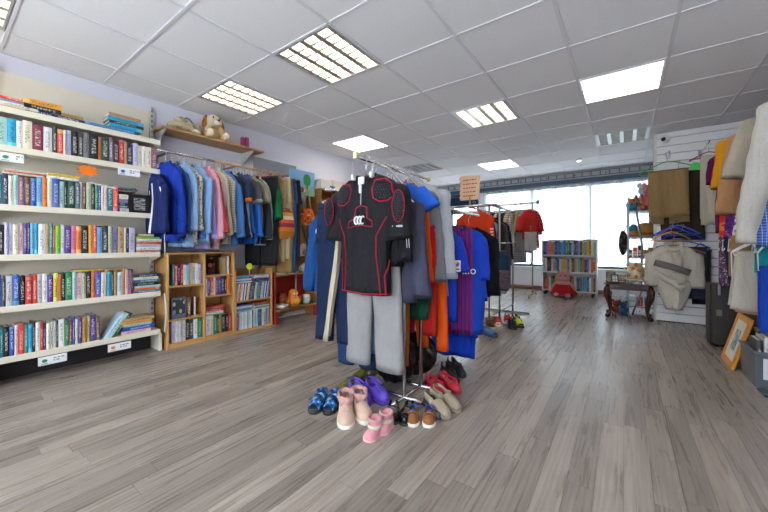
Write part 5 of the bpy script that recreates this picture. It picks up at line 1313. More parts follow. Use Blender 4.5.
def insole(L, W, width, mat, parent, z, pit):
    ts = [.03, .08, .15, .25, .35, .45, pit]
    r = [(width(t) * .8, t * L) for t in ts]; poly = r + [(-x, y) for x, y in r[::-1]]
    return MB().prism(poly, z, z + .003).build('insole', mat, parent)
def arch(width, L, t0, t1, h0, h1, mat, parent, name, z0=.018, thick=.004, n=10):
    """a strap arching over the shoe between two lengths"""
    rings = []
    for k in range(n + 1):
        a = PI * k / n
        p = []
        for (t, h, g) in ((t0, h0, thick), (t1, h1, thick), (t1, h1, 0), (t0, h0, 0)): p.append(((width(t) + g) * math.cos(a), t * L, z0 + (h + g) * math.sin(a)))
        rings.append(p)
    return MB().loft(rings).build(name, mat, parent, True)
def laces(L, t0, t1, h0, h1, mat, parent, n=4, w=.022):
    for k in range(n):
        f = k / (n - 1); y = (t0 + (t1 - t0) * f) * L; z = .018 + h0 + (h1 - h0) * f
        MB().tube([(-w, y, z - .006), (0, y + .004, z + .004), (w, y, z - .006)], .0022, 5).build('lace', mat, parent, True)
def shoe(name, label, u, v, ang, L, W, mat, sole, kind, cat='shoe', group=None, lin_='#2a2420', z=0.0, loc=None, tilt=None, extra=None):
    p = loc or at_z(u, v, z)
    t = thing(name, label, cat, (p[0], p[1], z), 0, group, rot=(tilt or (0, 0, 0))[:2] + (ang,))
    hc, ht, pit, sh = dict(trainer=(.06, .066, .52, .024), mary=(.045, .04, .66, .014), loafer=(.048, .05, .58, .012), slip=(.05, .055, .5, .02), croc=(.04, .06, .5, .024), boot=(.075, .07, .45, .02), sandal=(.02, .03, .6, .02), toddler=(.05, .052, .5, .016), ballet=(.03, .026, .68, .008))[kind]
    k = L / .26; hc *= k ** .6; ht *= k ** .6
    if kind == 'sandal':
        def width(tt): return W / 2 * (.8 + .2 * math.sin(PI * min(max(tt - .2, 0) / .8, 1))) * (math.sqrt(max(1 - ((tt - .75) / .26) ** 2, .03)) if tt > .75 else 1)
        so = shoe_sole(L, W, width, sole, t, sh)
        MB().loft([[(width(q) * .9 * s_, q * L, z_) for s_, z_ in ((1, sh), (-1, sh), (-1, sh + .005), (1, sh + .005))] for q in (.03, .15, .3, .5, .7, .85, .95)]).build('footbed', plain('#3a4656', .8), t)
        arch(width, L, .55, .92, .048, .03, mat, t, 'toe_strap', sh); arch(width, L, .28, .5, .055, .055, mat, t, 'instep_strap', sh)
        MB().loft([[(width(.12) * 1.04 * math.cos(a), .16 * L - .15 * L * math.sin(a), z_) for z_ in (sh, sh + .055)] + [(width(.12) * .95 * math.cos(a), .16 * L - .13 * L * math.sin(a), z_) for z_ in (sh + .055, sh)] for a in [PI * q / 10 for q in range(11)]]).build('heel_cup', mat, t, True)
        return t
    width = shoe_upper(L, W, hc, ht, mat, t, pit, 1.0 if kind != 'croc' else 1.5, sole_h=sh)
    shoe_sole(L, W, width, sole, t, sh)
    insole(L, W, width, plain(lin_, .9), t, sh + .0065, pit - .02)
    if kind == 'trainer':
        laces(L, pit + .02, .78, ht * .95, ht * .62, plain(extra or '#e6e6e6', .8), t); MB().ell((0, pit * L * .95, sh + hc * .98), (W * .2, .02, .012), 10, 7).build('tongue', mat, t, True)
        MB().ell((0, L * .95, sh + .012), (W * .36, L * .055, .016), 12, 7).build('toe_cap', sole, t, True)
    if kind == 'mary':
        arch(width, L, .40, .48, hc * 1.02, hc * 1.02, mat, t, 'strap', sh)
        MB().cbox(width(.44) - .004, width(.44) + .006, .42 * L, .46 * L, sh + .012, sh + .026, .002).build('buckle', CHROME, t)
    if kind == 'loafer': arch(width, L, .58, .66, ht * 1.02, ht * .96, mat, t, 'saddle_band', sh, .003)
    if kind == 'slip':
        for s_ in (-1, 1): MB().cbox(s_ * width(.42) - .004, s_ * width(.42) + .004, .38 * L, .5 * L, sh + .01, sh + hc * .62, .002).build('elastic_gusset', fabric('#e0d6c4'), t)
    if kind == 'croc':
        m = MB()
        for (x, q) in [(a * .016, q) for q in (.62, .69, .76, .83) for a in (-1.5, -.5, .5, 1.5)]:
            w_ = width(q); z_ = sh + (ht * (1 - (q - pit) / (1 - pit)) + .045 * (q - pit) / (1 - pit)) * math.sqrt(max(0, 1 - (x / w_) ** 2))
            if abs(x) < w_ * .8: m.ell((x, q * L, z_), (.005, .005, .003), 8, 5)
        m.build('vent_holes', plain('#2a1f4a', .8), t)
        MB().tube([(width(.42) * 1.05 * math.cos(a), .40 * L - .42 * L * math.sin(a), sh + .045 + .006 * math.sin(a)) for a in [PI * q / 12 for q in range(13)]], .006, 6).build('heel_strap', mat, t, True)
        for s_ in (-1, 1): MB().ell((s_ * width(.42) * 1.05, .40 * L, sh + .045), (.005, .009, .009), 8, 6).build('rivet', plain('#4a3a9a', .5), t, True)
    if kind == 'boot':
        laces(L, .42, .72, ht * 1.1, ht * .75, fabric('#e0b5a4'), t, 4, .018)
        rings = []
        for z_, r, in ((-.005, 1.0), (.02, 1.25), (.045, 1.3), (.05, 1.1), (.03, .8)): rings.append([(width(.2) * r * (1 + .08 * math.sin(5 * a + z_ * 90)) * math.cos(a), .24 * L + .25 * L * r * (1 + .06 * math.sin(4 * a)) * math.sin(a), sh + hc * .72 + z_) for a in [2 * PI * j / 24 for j in range(24)]])
        MB().loft(rings, 0, False, False).build('fur_cuff', extra, t, True)
    if kind == 'toddler':
        arch(width, L, .50, .62, ht * 1.04, ht * .96, mat, t, 'strap', sh); arch(width, L, .66, .74, ht * .9, ht * .8, plain(extra or '#6a4020', .7), t, 'strap', sh)
        MB().tube([(width(.2) * .92 * math.cos(a), .25 * L - .24 * L * math.sin(a), sh + hc) for a in [PI * q / 12 for q in range(13)]], .005, 6).build('collar_trim', fabric('#3a5aa8'), t, True)
        MB().ell((0, L * .5, sh + hc * 1.02), (W * .22, .014, .012), 10, 6).build('tongue', fabric('#3a5aa8'), t, True)
    return t
def aim(u0, v0, u1, v1, k=0.0):
    """heel pixel -> toe pixel: heading of a shoe whose toe points along local +y"""
    a, b = at_z(u0, v0), at_z(u1, v1)
    return math.atan2(-(b[0] - a[0]), b[1] - a[1]), a, math.hypot(b[0] - a[0], b[1] - a[1])
def pshoe(name, label, h, t, W, mat, sole, kind, Lfix=None, **kw):
    an, a, L = aim(*h, *t); L = Lfix or L
    return shoe(name, label, 0, 0, an, L, W, mat, sole, kind, loc=a, **kw)
WS = plain('#e2ddd2', .6); BS = plain('#1b1a1b', .6)
CAM = patterned('camo', ['#1d3f7a', '#3f7ab0', '#7fb0d0'], 45)
pshoe('sandal', 'blue camouflage sandal at far left of the shoes', (324, 399), (309, 419), .085, CAM, BS, 'sandal', .19, cat='sandal', group='blue camouflage sandals')
pshoe('sandal', 'blue camouflage sandal nearer the furry pink boots', (338, 400), (322, 422), .085, CAM, BS, 'sandal', .19, cat='sandal', group='blue camouflage sandals')
PB = fabric('#e2c2ae', .9, .06, .3); FR = fabric('#e8b4b0', .98, .2, 1.0)
pshoe('ankle_boot', 'pale pink furry-cuffed ankle boot, left one of the pair', (346, 408), (346, 437), .092, PB, WS, 'boot', .235, cat='boot', group='furry pink boots', extra=FR)
pshoe('ankle_boot', 'pale pink furry-cuffed ankle boot, right one under purple clogs', (357, 405), (370, 430), .092, PB, WS, 'boot', .235, cat='boot', group='furry pink boots', extra=FR)
CR = plain('#6a4fd0', .5)
pshoe('clog', 'purple perforated clog, left one beside the furry boot', (353, 389), (376, 418), .095, CR, plain('#5a40bd', .6), 'croc', .265, cat='clog', group='purple clogs', lin_='#5138a8')
pshoe('clog', 'purple perforated clog, right one beside the black bag', (369, 388), (391, 410), .095, CR, plain('#5a40bd', .6), 'croc', .265, cat='clog', group='purple clogs', lin_='#5138a8')
PBB = plain('#d88f9c', .6, 0, .1)
for q, (h_, t_, lb) in enumerate((((379, 431), (368, 441), 'tiny pink baby boot with cream trim, front one'), ((390, 425), (380, 434), 'tiny pink baby boot with cream trim, rear one'))):
    an, a, L = aim(*h_, *t_); L = .115
    b = thing('baby_boot', lb, 'boot', a, an, 'pink baby boots')
    width = shoe_upper(L, .07, .05, .045, PBB, b, .4, .9, sole_h=.01)
    shoe_sole(L, .07, width, plain('#dcaab0', .8), b, .01, .003)
    MB().lathe([(.030, .02), (.030, .05), (.033, .075), (.035, .085), (.030, .085), (.026, .06)], (0, .038, 0), 16, cap1=False).build('shaft', PBB, b, True)
    MB().lathe([(.033, .040), (.037, .046), (.037, .055), (.033, .061)], (0, .040, 0), 16, cap0=False, cap1=False, sy=1.1).build('cream_trim', fabric('#e9dcc2'), b, True)
    MB().lathe([(.034, .08), (.039, .084), (.038, .091), (.033, .092)], (0, .038, 0), 16, cap0=False, cap1=False).build('top_trim', fabric('#e4b7ba'), b, True)
BP = plain('#131316', .12)
pshoe('ballet_shoe', 'black patent strap shoe nearest the baby boots', (394, 408), (391, 428), .075, BP, BS, 'mary', .19, group='black patent shoes', lin_='#8d8a86')
pshoe('ballet_shoe', 'black patent strap shoe beside the brown toddler shoes', (410, 409), (402, 431), .075, BP, BS, 'mary', .19, group='black patent shoes', lin_='#8d8a86')
TBm = plain('#8f5a2c', .75, 0, .12)
pshoe('toddler_shoe', 'small tan toddler shoe with blue collar, left one', (414, 413), (411, 439), .068, TBm, WS, 'toddler', .15, group='tan toddler shoes', lin_='#4a68a8')
pshoe('toddler_shoe', 'small tan toddler shoe with red insole, right one', (430, 414), (427, 441), .068, TBm, WS, 'toddler', .15, group='tan toddler shoes', lin_='#e0402c')
BG_ = fabric('#b3a48e', .9, .08, .2)
pshoe('slip_on_shoe', 'beige canvas slip-on shoe nearer the tan toddler shoes', (428, 399), (448, 420), .085, BG_, plain('#8d8272', .8), 'slip', .26, group='beige slip-on shoes')
pshoe('slip_on_shoe', 'beige canvas slip-on shoe nearer the red strap shoes', (436, 394), (456, 411), .085, BG_, plain('#8d8272', .8), 'slip', .26, group='beige slip-on shoes')
RS = plain('#c1213a', .6, 0, .05)
pshoe('strap_shoe', 'red strap shoe nearer the beige slip-on shoes', (428, 381), (450, 403), .08, RS, plain('#8f2230', .7), 'mary', .27, group='red strap shoes', lin_='#b9a27a')
pshoe('strap_shoe', 'red strap shoe nearer the black loafers', (441, 378), (462, 397), .08, RS, plain('#8f2230', .7), 'mary', .27, group='red strap shoes', lin_='#b9a27a')
pshoe('loafer', 'black loafer behind the red strap shoes, left one', (444, 369), (463, 392), .085, plain('#1c1b1d', .7), BS, 'loafer', .285, group='black loafers')
pshoe('loafer', 'black loafer behind the red strap shoes, right one', (450, 364), (472, 387), .085, plain('#1c1b1d', .7), BS, 'loafer', .285, group='black loafers')
pshoe('silver_shoe', 'shiny black and silver shoe tucked beneath beige slip-ons', (426, 403), (444, 426), .07, plain('#5a5c62', .2, .3), BS, 'ballet', .2)
KH = fabric('#7d7a3c', .9)
pshoe('canvas_shoe', 'olive canvas shoe behind the blue sandals', (361, 382), (336, 395), .085, KH, plain('#6a6433', .8), 'slip', .23, group='olive canvas shoes')
pshoe('canvas_shoe', 'olive canvas shoe tucked behind the grey jeans', (374, 373), (352, 383), .085, KH, plain('#6a6433', .8), 'slip', .23, group='olive canvas shoes')
# second group, by the second rack
RT = patterned('camo', ['#b8321e', '#c9452a', '#3a3430'], 30)
pshoe('trainer', 'red and grey trainer, left one of the pair by the second rack', (498, 322), (499, 337), .09, RT, WS, 'trainer', .25, group='red trainers', extra='#d8532c')
pshoe('trainer', 'red and grey trainer, right one beside the yellow trainer', (507, 320), (510, 337), .09, RT, WS, 'trainer', .25, group='red trainers', extra='#d8532c')
pshoe('trainer', 'bright yellow trainer turned to the right on the floor', (514, 323), (530, 334), .09, plain('#d6dc1c', .5), BS, 'trainer', .25, extra='#3a3c14')
pshoe('trainer', 'dark navy trainer behind the bright yellow trainer', (514, 320), (524, 328), .09, fabric('#2a3350'), BS, 'trainer', .24, extra='#9aa4b8', group='navy trainers')
pshoe('trainer', 'dark navy trainer between red and yellow trainers', (511, 325), (516, 335), .09, fabric('#232c48'), BS, 'trainer', .24, extra='#9aa4b8', group='navy trainers')
pshoe('trainer', 'pale blue trainer lying below the blue football kit', (480, 332), (494, 337), .09, fabric('#6a8ab8'), plain('#2a4a7a', .6), 'trainer', .25, extra='#e0e4ea')
pshoe('ankle_boot', 'brown leather shoe behind the red trainers', (488, 322), (494, 331), .085, plain('#6a3a1c', .5), BS, 'loafer', .25)
pshoe('slip_on_shoe', 'cream slip-on shoe at the foot of the second rack', (486, 323), (501, 318), .085, fabric('#c9bda4'), plain('#b5a88c', .8), 'slip', .25)
# ---- black bags under the centre rack
t = thing('bin_bag', 'shiny black plastic bag slumped against the rack posts', 'bag', (-1.33, 1.96, 0), .2)
m = MB().ell((0, 0, .17), (.16, .15, .17), 26, 16, lump=.05, seed=9).build('sack', plain('#0f0f11', .18, 0, .1, 14, .6, .5), t, True)
MB().lathe([(.05, .31), (.03, .35), (.05, .39), (.06, .40), (.02, .37)], n=12, cap1=False).build('tied_neck', plain('#0f0f11', .2), t, True)
t = thing('handbag', 'black glossy round handbag standing beside the rack posts', 'bag', (-1.27, 2.14, 0), .3)
MB().lathe([(.12, -.05), (.155, -.04), (.165, 0), (.155, .04), (.12, .05)], n=26).xf(Matrix.Rotation(PI / 2, 4, 'X')).xf(Matrix.Translation((0, 0, .17))).build('pouch', plain('#151517', .15), t, True)
MB().tube([(.09 * math.cos(a), 0, .32 + .09 * math.sin(a)) for a in [PI * q / 12 for q in range(13)]], .008, 8).build('handle', plain('#151517', .2), t, True)
MB().ell((.04, -.052, .24), (.02, .006, .012), 10, 6).build('clasp', plain('#c9a14a', .25, .9), t, True)
# ================================================================== carved side table and grey metal shelves
MAH = wood('#4a2a20', '#2f1812', 'X', 1.0, .25)
tb = thing('carved_side_table', 'small dark carved wooden table with curved claw-footed legs', 'table', (.03, 5.47, 0))
MB().cbox(-.26, .27, -.2, .2, .452, .472, .006).build('table_top', MAH, tb); MB().cbox(-.235, .245, -.178, .178, .385, .452, .004).build('apron', MAH, tb)
m = MB()
for q in range(9): m.ell((-.2 + q * .05, -.18, .41), (.018, .006, .016), 8, 6)
m.build('carving', MAH, tb, True)
for sx in (-1, 1):
    for sy in (-1, 1):
        pts = [(.215, .44), (.235, .38), (.232, .30), (.205, .2), (.195, .12), (.205, .06), (.225, .035), (.23, .012)]; rr = [.03, .034, .032, .024, .018, .02, .03, .022]
        MB().tube([(sx * x + .005, sy * (x - .062), z) for x, z in pts], rr, 10).build('leg', MAH, tb, True)
TZ = .4725
# grey metal shelving behind
ms = thing('metal_shelving', 'grey metal shelving unit with sloping brace behind the carved table', 'shelving', (.02, 5.78, 0))
GM = plain('#7f858e', .4, .5)
for x in (0, .36):
    for y in (0, .34): MB().cbox(x, x + .03, y, y + .03, 0, 1.58, .003).build('post', GM, ms)
for z in (.12, .48, .8, 1.08, 1.45): MB().cbox(.0, .39, .0, .37, z - .02, z, .003).build('shelf', GM, ms)
MB().tube([(.1, -.012, 1.5), (.17, -.012, .95), (.16, -.012, .45)], .012, 8).build('brace', GM, ms, True)
MB().tube([(.06, -.05, .0), (.2, -.02, .45)], .012, 8).build('strut', GM, ms, True)
def toy(lab, x, y, z, c1, c2, s=1.0, ears=True, nm='plush_toy'):
    t = thing(nm, lab, 'soft toy', (x, y, z)); m1, m2 = fabric(c1, .95, .12, .6), fabric(c2, .95, .12, .6)
    MB().ell((0, 0, .075 * s), (.065 * s, .055 * s, .075 * s), 14, 9, lump=.03, seed=int(x * 999)).build('body', m1, t, True)
    h = MB().ell((0, -.015 * s, .185 * s), (.055 * s, .05 * s, .052 * s), 14, 9).build('head', m2, t, True)
    for q in (-1, 1):
        if ears: MB().ell((q * .045 * s, -.005, .235 * s), (.018 * s, .012 * s, .024 * s), 8, 6).build('ear', m2, h, True)
        MB().ell((q * .02 * s, -.062 * s, .195 * s), (.005 * s, .004 * s, .006 * s), 6, 5).build('eye', plain('#151515', .2), h)
        MB().ell((q * .05 * s, -.055 * s, .025 * s), (.024 * s, .05 * s, .024 * s), 10, 7).build('leg', m1, t, True); MB().ell((q * .068 * s, -.02 * s, .11 * s), (.018 * s, .02 * s, .045 * s), 8, 7).build('arm', m1, t, True)
    return t
toy('orange and blue plush toy on top of grey metal shelving', .075, 5.86, 1.4505, '#2f8fb0', '#d98a4a', .75)
toy('brown plush toy between blue and pink toys on grey shelving', .165, 5.95, 1.4505, '#b5683a', '#8d6a4c', .8)
toy('big salmon pink plush toy on top of grey metal shelving', .285, 5.90, 1.4505, '#e8847c', '#e88f88', 1.5)
toy('small red plush toy in front of the salmon pink toy', .30, 5.80, 1.4505, '#d8321e', '#d84a2e', .55)
toy('white plush toy behind the salmon pink toy', .24, 6.05, 1.4505, '#d8dcdc', '#c9d8d8', 1.6)
t = thing('soft_hat', 'large tan felt hat on second shelf of grey shelving', 'hat', (.24, 5.88, 1.0805))
MB().lathe([(.11, 0), (.13, .005), (.125, .016), (.10, .03), (.10, .15), (.07, .19), (.01, .2)], n=22).build('crown', fabric('#b98446', .9), t, True); MB().lathe([(.1015, .03), (.104, .034), (.104, .055), (.1015, .06)], n=22, cap0=False, cap1=False).build('band', fabric('#8a5a2c'), t, True)
t = thing('soft_hat', 'tan cap beside the felt hat on grey shelving', 'hat', (.105, 5.84, 1.0805)); MB().ell((0, 0, .03), (.075, .08, .06), 16, 9).build('crown', fabric('#c08c50', .9), t, True); MB().ell((-.01, -.08, .018), (.06, .055, .008), 14, 7).build('peak', fabric('#a8763c', .9), t, True)
t = thing('sun_hat', 'blue and white cap standing behind tan cap on grey shelving', 'hat', (.10, 5.98, 1.0805)); MB().ell((0, 0, .09), (.06, .06, .1), 14, 9).build('crown', fabric('#3f7fa8'), t, True); MB().lathe([(.062, .0), (.085, .0), (.085, .006), (.062, .008)], n=18).build('brim', fabric('#dfe6ea'), t, True)
CW2 = [('green', 'plum jar', '#3a7a4a'), ('scarlet', 'red jar', '#d8452c'), ('black', 'dark jar', '#2a2a2e'), ('orange', 'orange jar', '#e06a3a')]
for q in range(6):
    cc = ['#3a6a3a', '#d84a34', '#2a2c30', '#e0703a', '#5a8a4a', '#c9402c'][q]; nmx = ['green', 'scarlet', 'black', 'orange', 'leaf green', 'crimson'][q]
    t = thing('toy_box', f'{nmx} boxed game, {ordinal(q + 1)} from left on third shelf of grey shelving', 'box', (.035 + q * .056, 5.80, .8005), 0, 'boxed games on grey shelving')
    hh = .10 + .03 * (q % 3); MB().cbox(0, .05, 0, .14, 0, hh, .003).build('carton', plain(cc, .5), t); MB().box(.006, .044, -.001, 0, .02, hh * .6).build('label_print', patterned('spots', ['#e8dcc4', '#d85a3a', '#3a5a3a'], 60), t); MB().cbox(-.001, .051, -.001, .141, hh - .02, hh + .004, .002).build('lid', plain(cc, .45), t)
# cabled side of the shelves: dark dangling bags
t = thing('hanging_bag', 'dark patchwork bag hanging on left side of grey shelving', 'bag', (-.012, 5.77, 1.20))
MB().ell((-.01, 0, -.2), (.05, .05, .17), 16, 11, lump=.1, seed=5).build('pouch', patterned('camo', ['#2a2428', '#5a4034', '#8a6a4a'], 22), t, True); MB().tube([(.0, -.05, -.05), (.03, 0, .04), (.0, .05, -.05)], .005, 6).build('strap', plain('#2a2426', .5), t, True)
# lower shelf: boxes of toys behind the table legs
for q, (x, cc, nm_) in enumerate(((.04, '#c9cdd2', 'white'), (.13, '#c23a34', 'red'), (.22, '#3a5a9c', 'blue'), (.31, '#d8d4cc', 'cream'))):
    t = thing('toy_box', f'{nm_} boxed toy on lowest shelf behind carved table legs', 'box', (x, 5.79, .1205), 0, 'boxed toys on lowest grey shelf')
    MB().cbox(0, .07, 0, .2, 0, .13, .003).build('carton', plain(cc, .5), t); MB().box(.008, .062, -.001, 0, .02, .1).build('label_print', patterned('spots', [cc, '#e8e4dc', '#8a3a3a'], 50), t)
for q, (x, cc) in enumerate(((-.055, '#d8d4d0'), (-.10, '#b5452c'), (-.02, '#4a6a8c'))):
    toy(f"small {['white', 'rust', 'grey blue'][q]} plush toy on the floor behind carved table", x, 5.74 - .05 * q, 0, cc, cc, .8)
# things on the carved table
for k_ in range(2):
    z = TZ
    for q in range(6):
        c = ['brown', 'gold', 'dark_green', 'brown', 'charcoal', 'tan'][(q + k_ * 3) % 6]; th = .026
        book(c, (-.215 + .125 * k_ + .0, 5.36 + .12, z + .0006), (.12, th, .115), f"{WORD[c]} small book, {ordinal(q + 1)} from bottom, {['left', 'right'][k_]} pile on carved table", 'small books piled on carved table', (PI / 2, 0, -PI / 2)) if False else book(c, (-.1 + .115 * k_, 5.52, z + .0006), (.14, th, .11), f"{WORD[c]} small book, {ordinal(q + 1)} from bottom, {['left', 'right'][k_]} pile on carved table", 'small books piled on carved table', (PI / 2, 0, -PI / 2)); z += th + .001
        if k_ == 1 and q == 3: break
t = thing('pottery_jug', 'cream pottery vase with orange flower spots on carved table', 'vase', (.115, 5.53, TZ))
MB().lathe([(.05, 0), (.065, .01), (.085, .09), (.095, .16), (.085, .21), (.07, .235), (.085, .26), (.075, .258), (.06, .23), (.07, .16)], n=22, cap1=False).build('body', plain('#d6c7a4', .4), t, True)
for q, (a, z_) in enumerate(((-1.9, .19), (-1.2, .17), (-1.55, .08), (-2.5, .1), (-.6, .1), (-1.6, .235))):
    r = .098 if .12 < z_ < .2 else .086
    MB().ell((r * math.cos(a), r * math.sin(a), z_), (.022, .022, .024), 8, 6).build('painted_flower', plain('#c4772c', .5), t, True)
for s_ in (-1, 1): MB().tube([(s_ * (.08 + .045 * math.sin(PI * q / 8)), 0, .24 - .11 * q / 8) for q in range(9)], .009, 8).build('handle', plain('#d6c7a4', .4), t, True)
t = thing('cake_stand', 'white china cake stand at front of carved table', 'dish', (.13, 5.36, TZ)); MB().lathe([(.05, 0), (.05, .006), (.015, .015), (.015, .035), (.13, .05), (.135, .058), (.01, .054)], n=26).build('stand', plain('#d9d6cf', .25), t, True); MB().lathe([(.125, .0565), (.137, .06), (.139, .055), (.128, .05)], n=26, cap0=False, cap1=False).build('rim', plain('#c4bfb2', .3), t, True)
t = thing('photo_frame', 'small black and white picture frame at left front of carved table', 'picture frame', (-.145, 5.315, TZ), rot=(-.25, 0, .3)); MB().cbox(0, .085, 0, .01, 0, .11, .003).build('frame', plain('#1a1a1c', .4), t); MB().box(.014, .071, -.001, 0, .014, .096).build('picture', patterned('grid', ['#d8d8d8', '#4a4a4e'], 24), t)
t = thing('linen_bag', 'pale canvas bag leaning against slatted wall behind vase', 'bag', (.27, 5.435, TZ)); MB().ell((0, 0, .13), (.05, .03, .13), 16, 10, lump=.04, seed=2).build('sack', fabric('#b5a890'), t, True); MB().tube([(.0, -.02, .24), (.02, -.04, .3), (.04, -.02, .24)], .005, 6).build('handle', fabric('#8d8068'), t, True)
# ================================================================== clothes on the slatted wall
GH = '#1f9a3a'
t = draped('trousers', 'brown wool trousers folded over a green hanger on slatted wall', 'trousers', (.425, 5.36, 2.095), fabric('#a3845a'), -.12, .38, .54, .62, .07, GH, drop=.11, z0=-.235, fold=.02, slant=.01, hw=.56)
MB().lathe([(.004, -.004), (.045, -.004), (.045, .004), (.004, .004)], n=18).xf(Matrix.Rotation(PI / 2, 4, 'X')).xf(Matrix.Translation((.25, -.05, -.20))).build('size_disc', plain('#2fc43a', .45), t)
for nm_, lab, x, y, zz in (('a', '', .44, 5.36, 2.12),):
    h = thing('hook_arm', 'chrome hook arm holding the green hanger on slatted wall', 'hook', (x, 5.482, zz)); MB().tube([(0, 0, -.02), (0, -.13, -.022), (0, -.16, .0)], .006, 8).build('arm', CHROME, h, True); MB().cbox(-.02, .02, -.006, 0, -.06, .02, .002).build('plate', CHROME, h)
draped('trousers', 'dark brown trousers hanging behind the brown wool trousers', 'trousers', (.53, 5.425, 2.0), fabric('#3c3026'), -.1, .40, .78, .80, .05, '#3a3a3a', z0=-.16, slant=.04)
# cream jumper with grey band, on wooden hanger, and the empty hangers above it
g, T = top('knitted_jumper', 'cream jumper with grey band bunched on a wooden hanger', 'jumper', (.47, 5.29, 1.09), fabric('#d8cfc0'), -.05, .44, .78, .13, .42, .03, 'shirt', wooden=True, r0=.12, r1=.08, fold=.015, hw=.56, waist=.8, flare=.45, drop=.1)
ribbon(T, dense([(-.17, .22), (-.02, .26), (.16, .33)], 6), .075, fabric('#7d7672'), g, 'grey_band', .03)
ribbon(T, dense([(-.1, .1), (-.03, .25), (.1, .46)], 6), .10, fabric('#e0d8ca'), g, 'folded_sleeve', .024); ribbon(T, dense([(.02, .08), (.06, .2), (.05, .34)], 6), .08, fabric('#cfc6b6'), g, 'folded_sleeve', .024)
ribbon(T, dense([(-.19, .33), (-.05, .42), (.1, .52)], 6), .08, fabric('#dcd4c6'), g, 'folded_sleeve', .025)
MB().tube([(.02, -.02, -.75), (.03, -.02, -.85), (.02, -.02, -.93), (.04, -.02, -.96)], .004, 6).build('dangling_cord', fabric('#d8cfc0'), g, True)
draped('skirt', 'dark blue grey skirt hanging behind the cream jumper', 'skirt', (.56, 5.40, 1.12), fabric('#3c4358'), -.05, .44, .58, .55, .05, '#2a55b8', z0=-.2)
draped('skirt', 'black skirt at right behind the cream jumper', 'skirt', (.73, 5.40, 1.08), fabric('#2a2b33'), -.05, .16, .62, .5, .05, '#2a55b8', z0=-.2)
for q, (cc, lb, x, y, zz, rz) in enumerate((('#1f49c8', 'blue', .47, 5.33, 1.26, .15), ('#2a6ad8', 'bright blue', .52, 5.37, 1.28, -.2), ('#c23a8a', 'pink', .56, 5.42, 1.29, .1), ('#e0a81e', 'yellow', .45, 5.24, 1.20, .25), ('#1a3aa0', 'dark blue', .55, 5.26, 1.21, -.35))):
    t = thing('empty_hanger', f'{lb} empty plastic hanger above the cream jumper', 'hanger', (x, y, zz), rz, 'empty hangers on slatted wall')
    hg = hanger(t, .40, cc, drop=.1, thick=.0065, z=-.075); MB().tube([(-.2, 0, -.175), (.2, 0, -.175)], .006, 6).build('lower_bar', plain(cc, .4), t, True)
ha = thing('hook_arm', 'chrome hook arm carrying the cream jumper on slatted wall', 'hook', (.5, 5.482, 1.27)); MB().tube([(0, 0, -.01), (0, -.26, -.012), (0, -.28, .012)], .006, 8).build('arm', CHROME, ha, True); MB().cbox(-.02, .02, -.006, 0, -.05, .03, .002).build('plate', CHROME, ha)
# ================================================================== right-hand rail
QX, QZ = .96, 2.08
rr_ = thing('side_clothes_rail', 'chrome clothes rail running along the right side from slatted wall', 'rail', (QX, 0, QZ))
MB().tube([(0, 2.5, 0), (0, 5.48, 0)], .0125, 10).build('bar', CHROME, rr_, True)
for y in (2.9, 4.2): MB().cbox(0, XR - QX, y - .01, y + .01, -.02, -.004, .002).build('bracket', CHROME, rr_)
MB().cbox(-.03, .03, 5.474, 5.482, -.05, .05, .002).build('wall_plate', CHROME, rr_)
RGp = 'clothes on the right-hand rail'
ha = thing('hook_arm', 'long chrome hook arm holding the pale cream scarf on slatted wall', 'hook', (.735, 5.482, QZ + .02)); MB().tube([(0, 0, -.02), (0, -.52, -.022), (0, -.55, .0)], .006, 8).build('arm', CHROME, ha, True); MB().cbox(-.02, .02, -.006, 0, -.06, .02, .002).build('plate', CHROME, ha)
draped('scarf', 'pale cream long scarf beside the green tagged hanger', 'scarf', (.735, 4.98, QZ), fabric('#d6ccb8'), 0, .13, .72, .65, .05, '#8a2f3a', z0=-.16, hw=.32)
top('dress', 'plum dress at far end of the right-hand rail', 'dress', (0.950, 4.80, QZ), fabric('#6a1f52'), 0, .40, .92, .09, .3, .15, 'round', group=RGp, hang='#c22a6a')
top('dress', 'red and orange flowing dress on the right-hand rail', 'dress', (0.960, 4.62, QZ), patterned('camo', ['#d8341e', '#e8762a', '#c2264a'], 7), 0, .42, .96, .10, .35, .12, 'round', group=RGp)
top('blouse', 'purple patterned blouse on the right-hand rail', 'blouse', (0.970, 4.46, QZ), patterned('spots', ['#5f2a86', '#c23a7a', '#3a2a5c'], 22), 0, .42, 1.05, .09, .3, .1, 'round', group=RGp)
top('cardigan', 'mustard orange draped cardigan on the right-hand rail', 'cardigan', (0.970, 4.28, QZ + .04), fabric('#e09a1e'), 0, .46, .62, .12, .46, .18, 'shirt', group=RGp, colmat=fabric('#e8a52a'), r0=.11)
top('tunic', 'pink and white printed tunic on the right-hand rail', 'tunic', (0.980, 4.12, QZ), patterned('spots', ['#e0d4d8', '#b0527a', '#5a6aa8'], 26), 0, .42, 1.1, .10, .3, .1, 'round', group=RGp, flare=1.15)
top('jacket', 'camel tan long-sleeved jacket on the right-hand rail', 'jacket', (0.980, 3.92, QZ), fabric('#b98a62'), 0, .46, .82, .11, .68, .13, 'shirt', group=RGp, r0=.11, r1=.085)
top('tunic', 'floral white and blue tunic behind the white jacket', 'tunic', (0.990, 3.74, QZ - .02), patterned('spots', ['#dcdcdc', '#6a7ab8', '#b0524a'], 24), 0, .42, 1.02, .10, .3, .1, 'round', group=RGp)
top('short_jacket', 'beige grey cropped jacket with wide sleeve on the right-hand rail', 'jacket', (0.975, 3.52, QZ), fabric('#b9ad9c'), 0, .46, .55, .12, .44, .2, 'round', group=RGp, r0=.13, r1=.11)
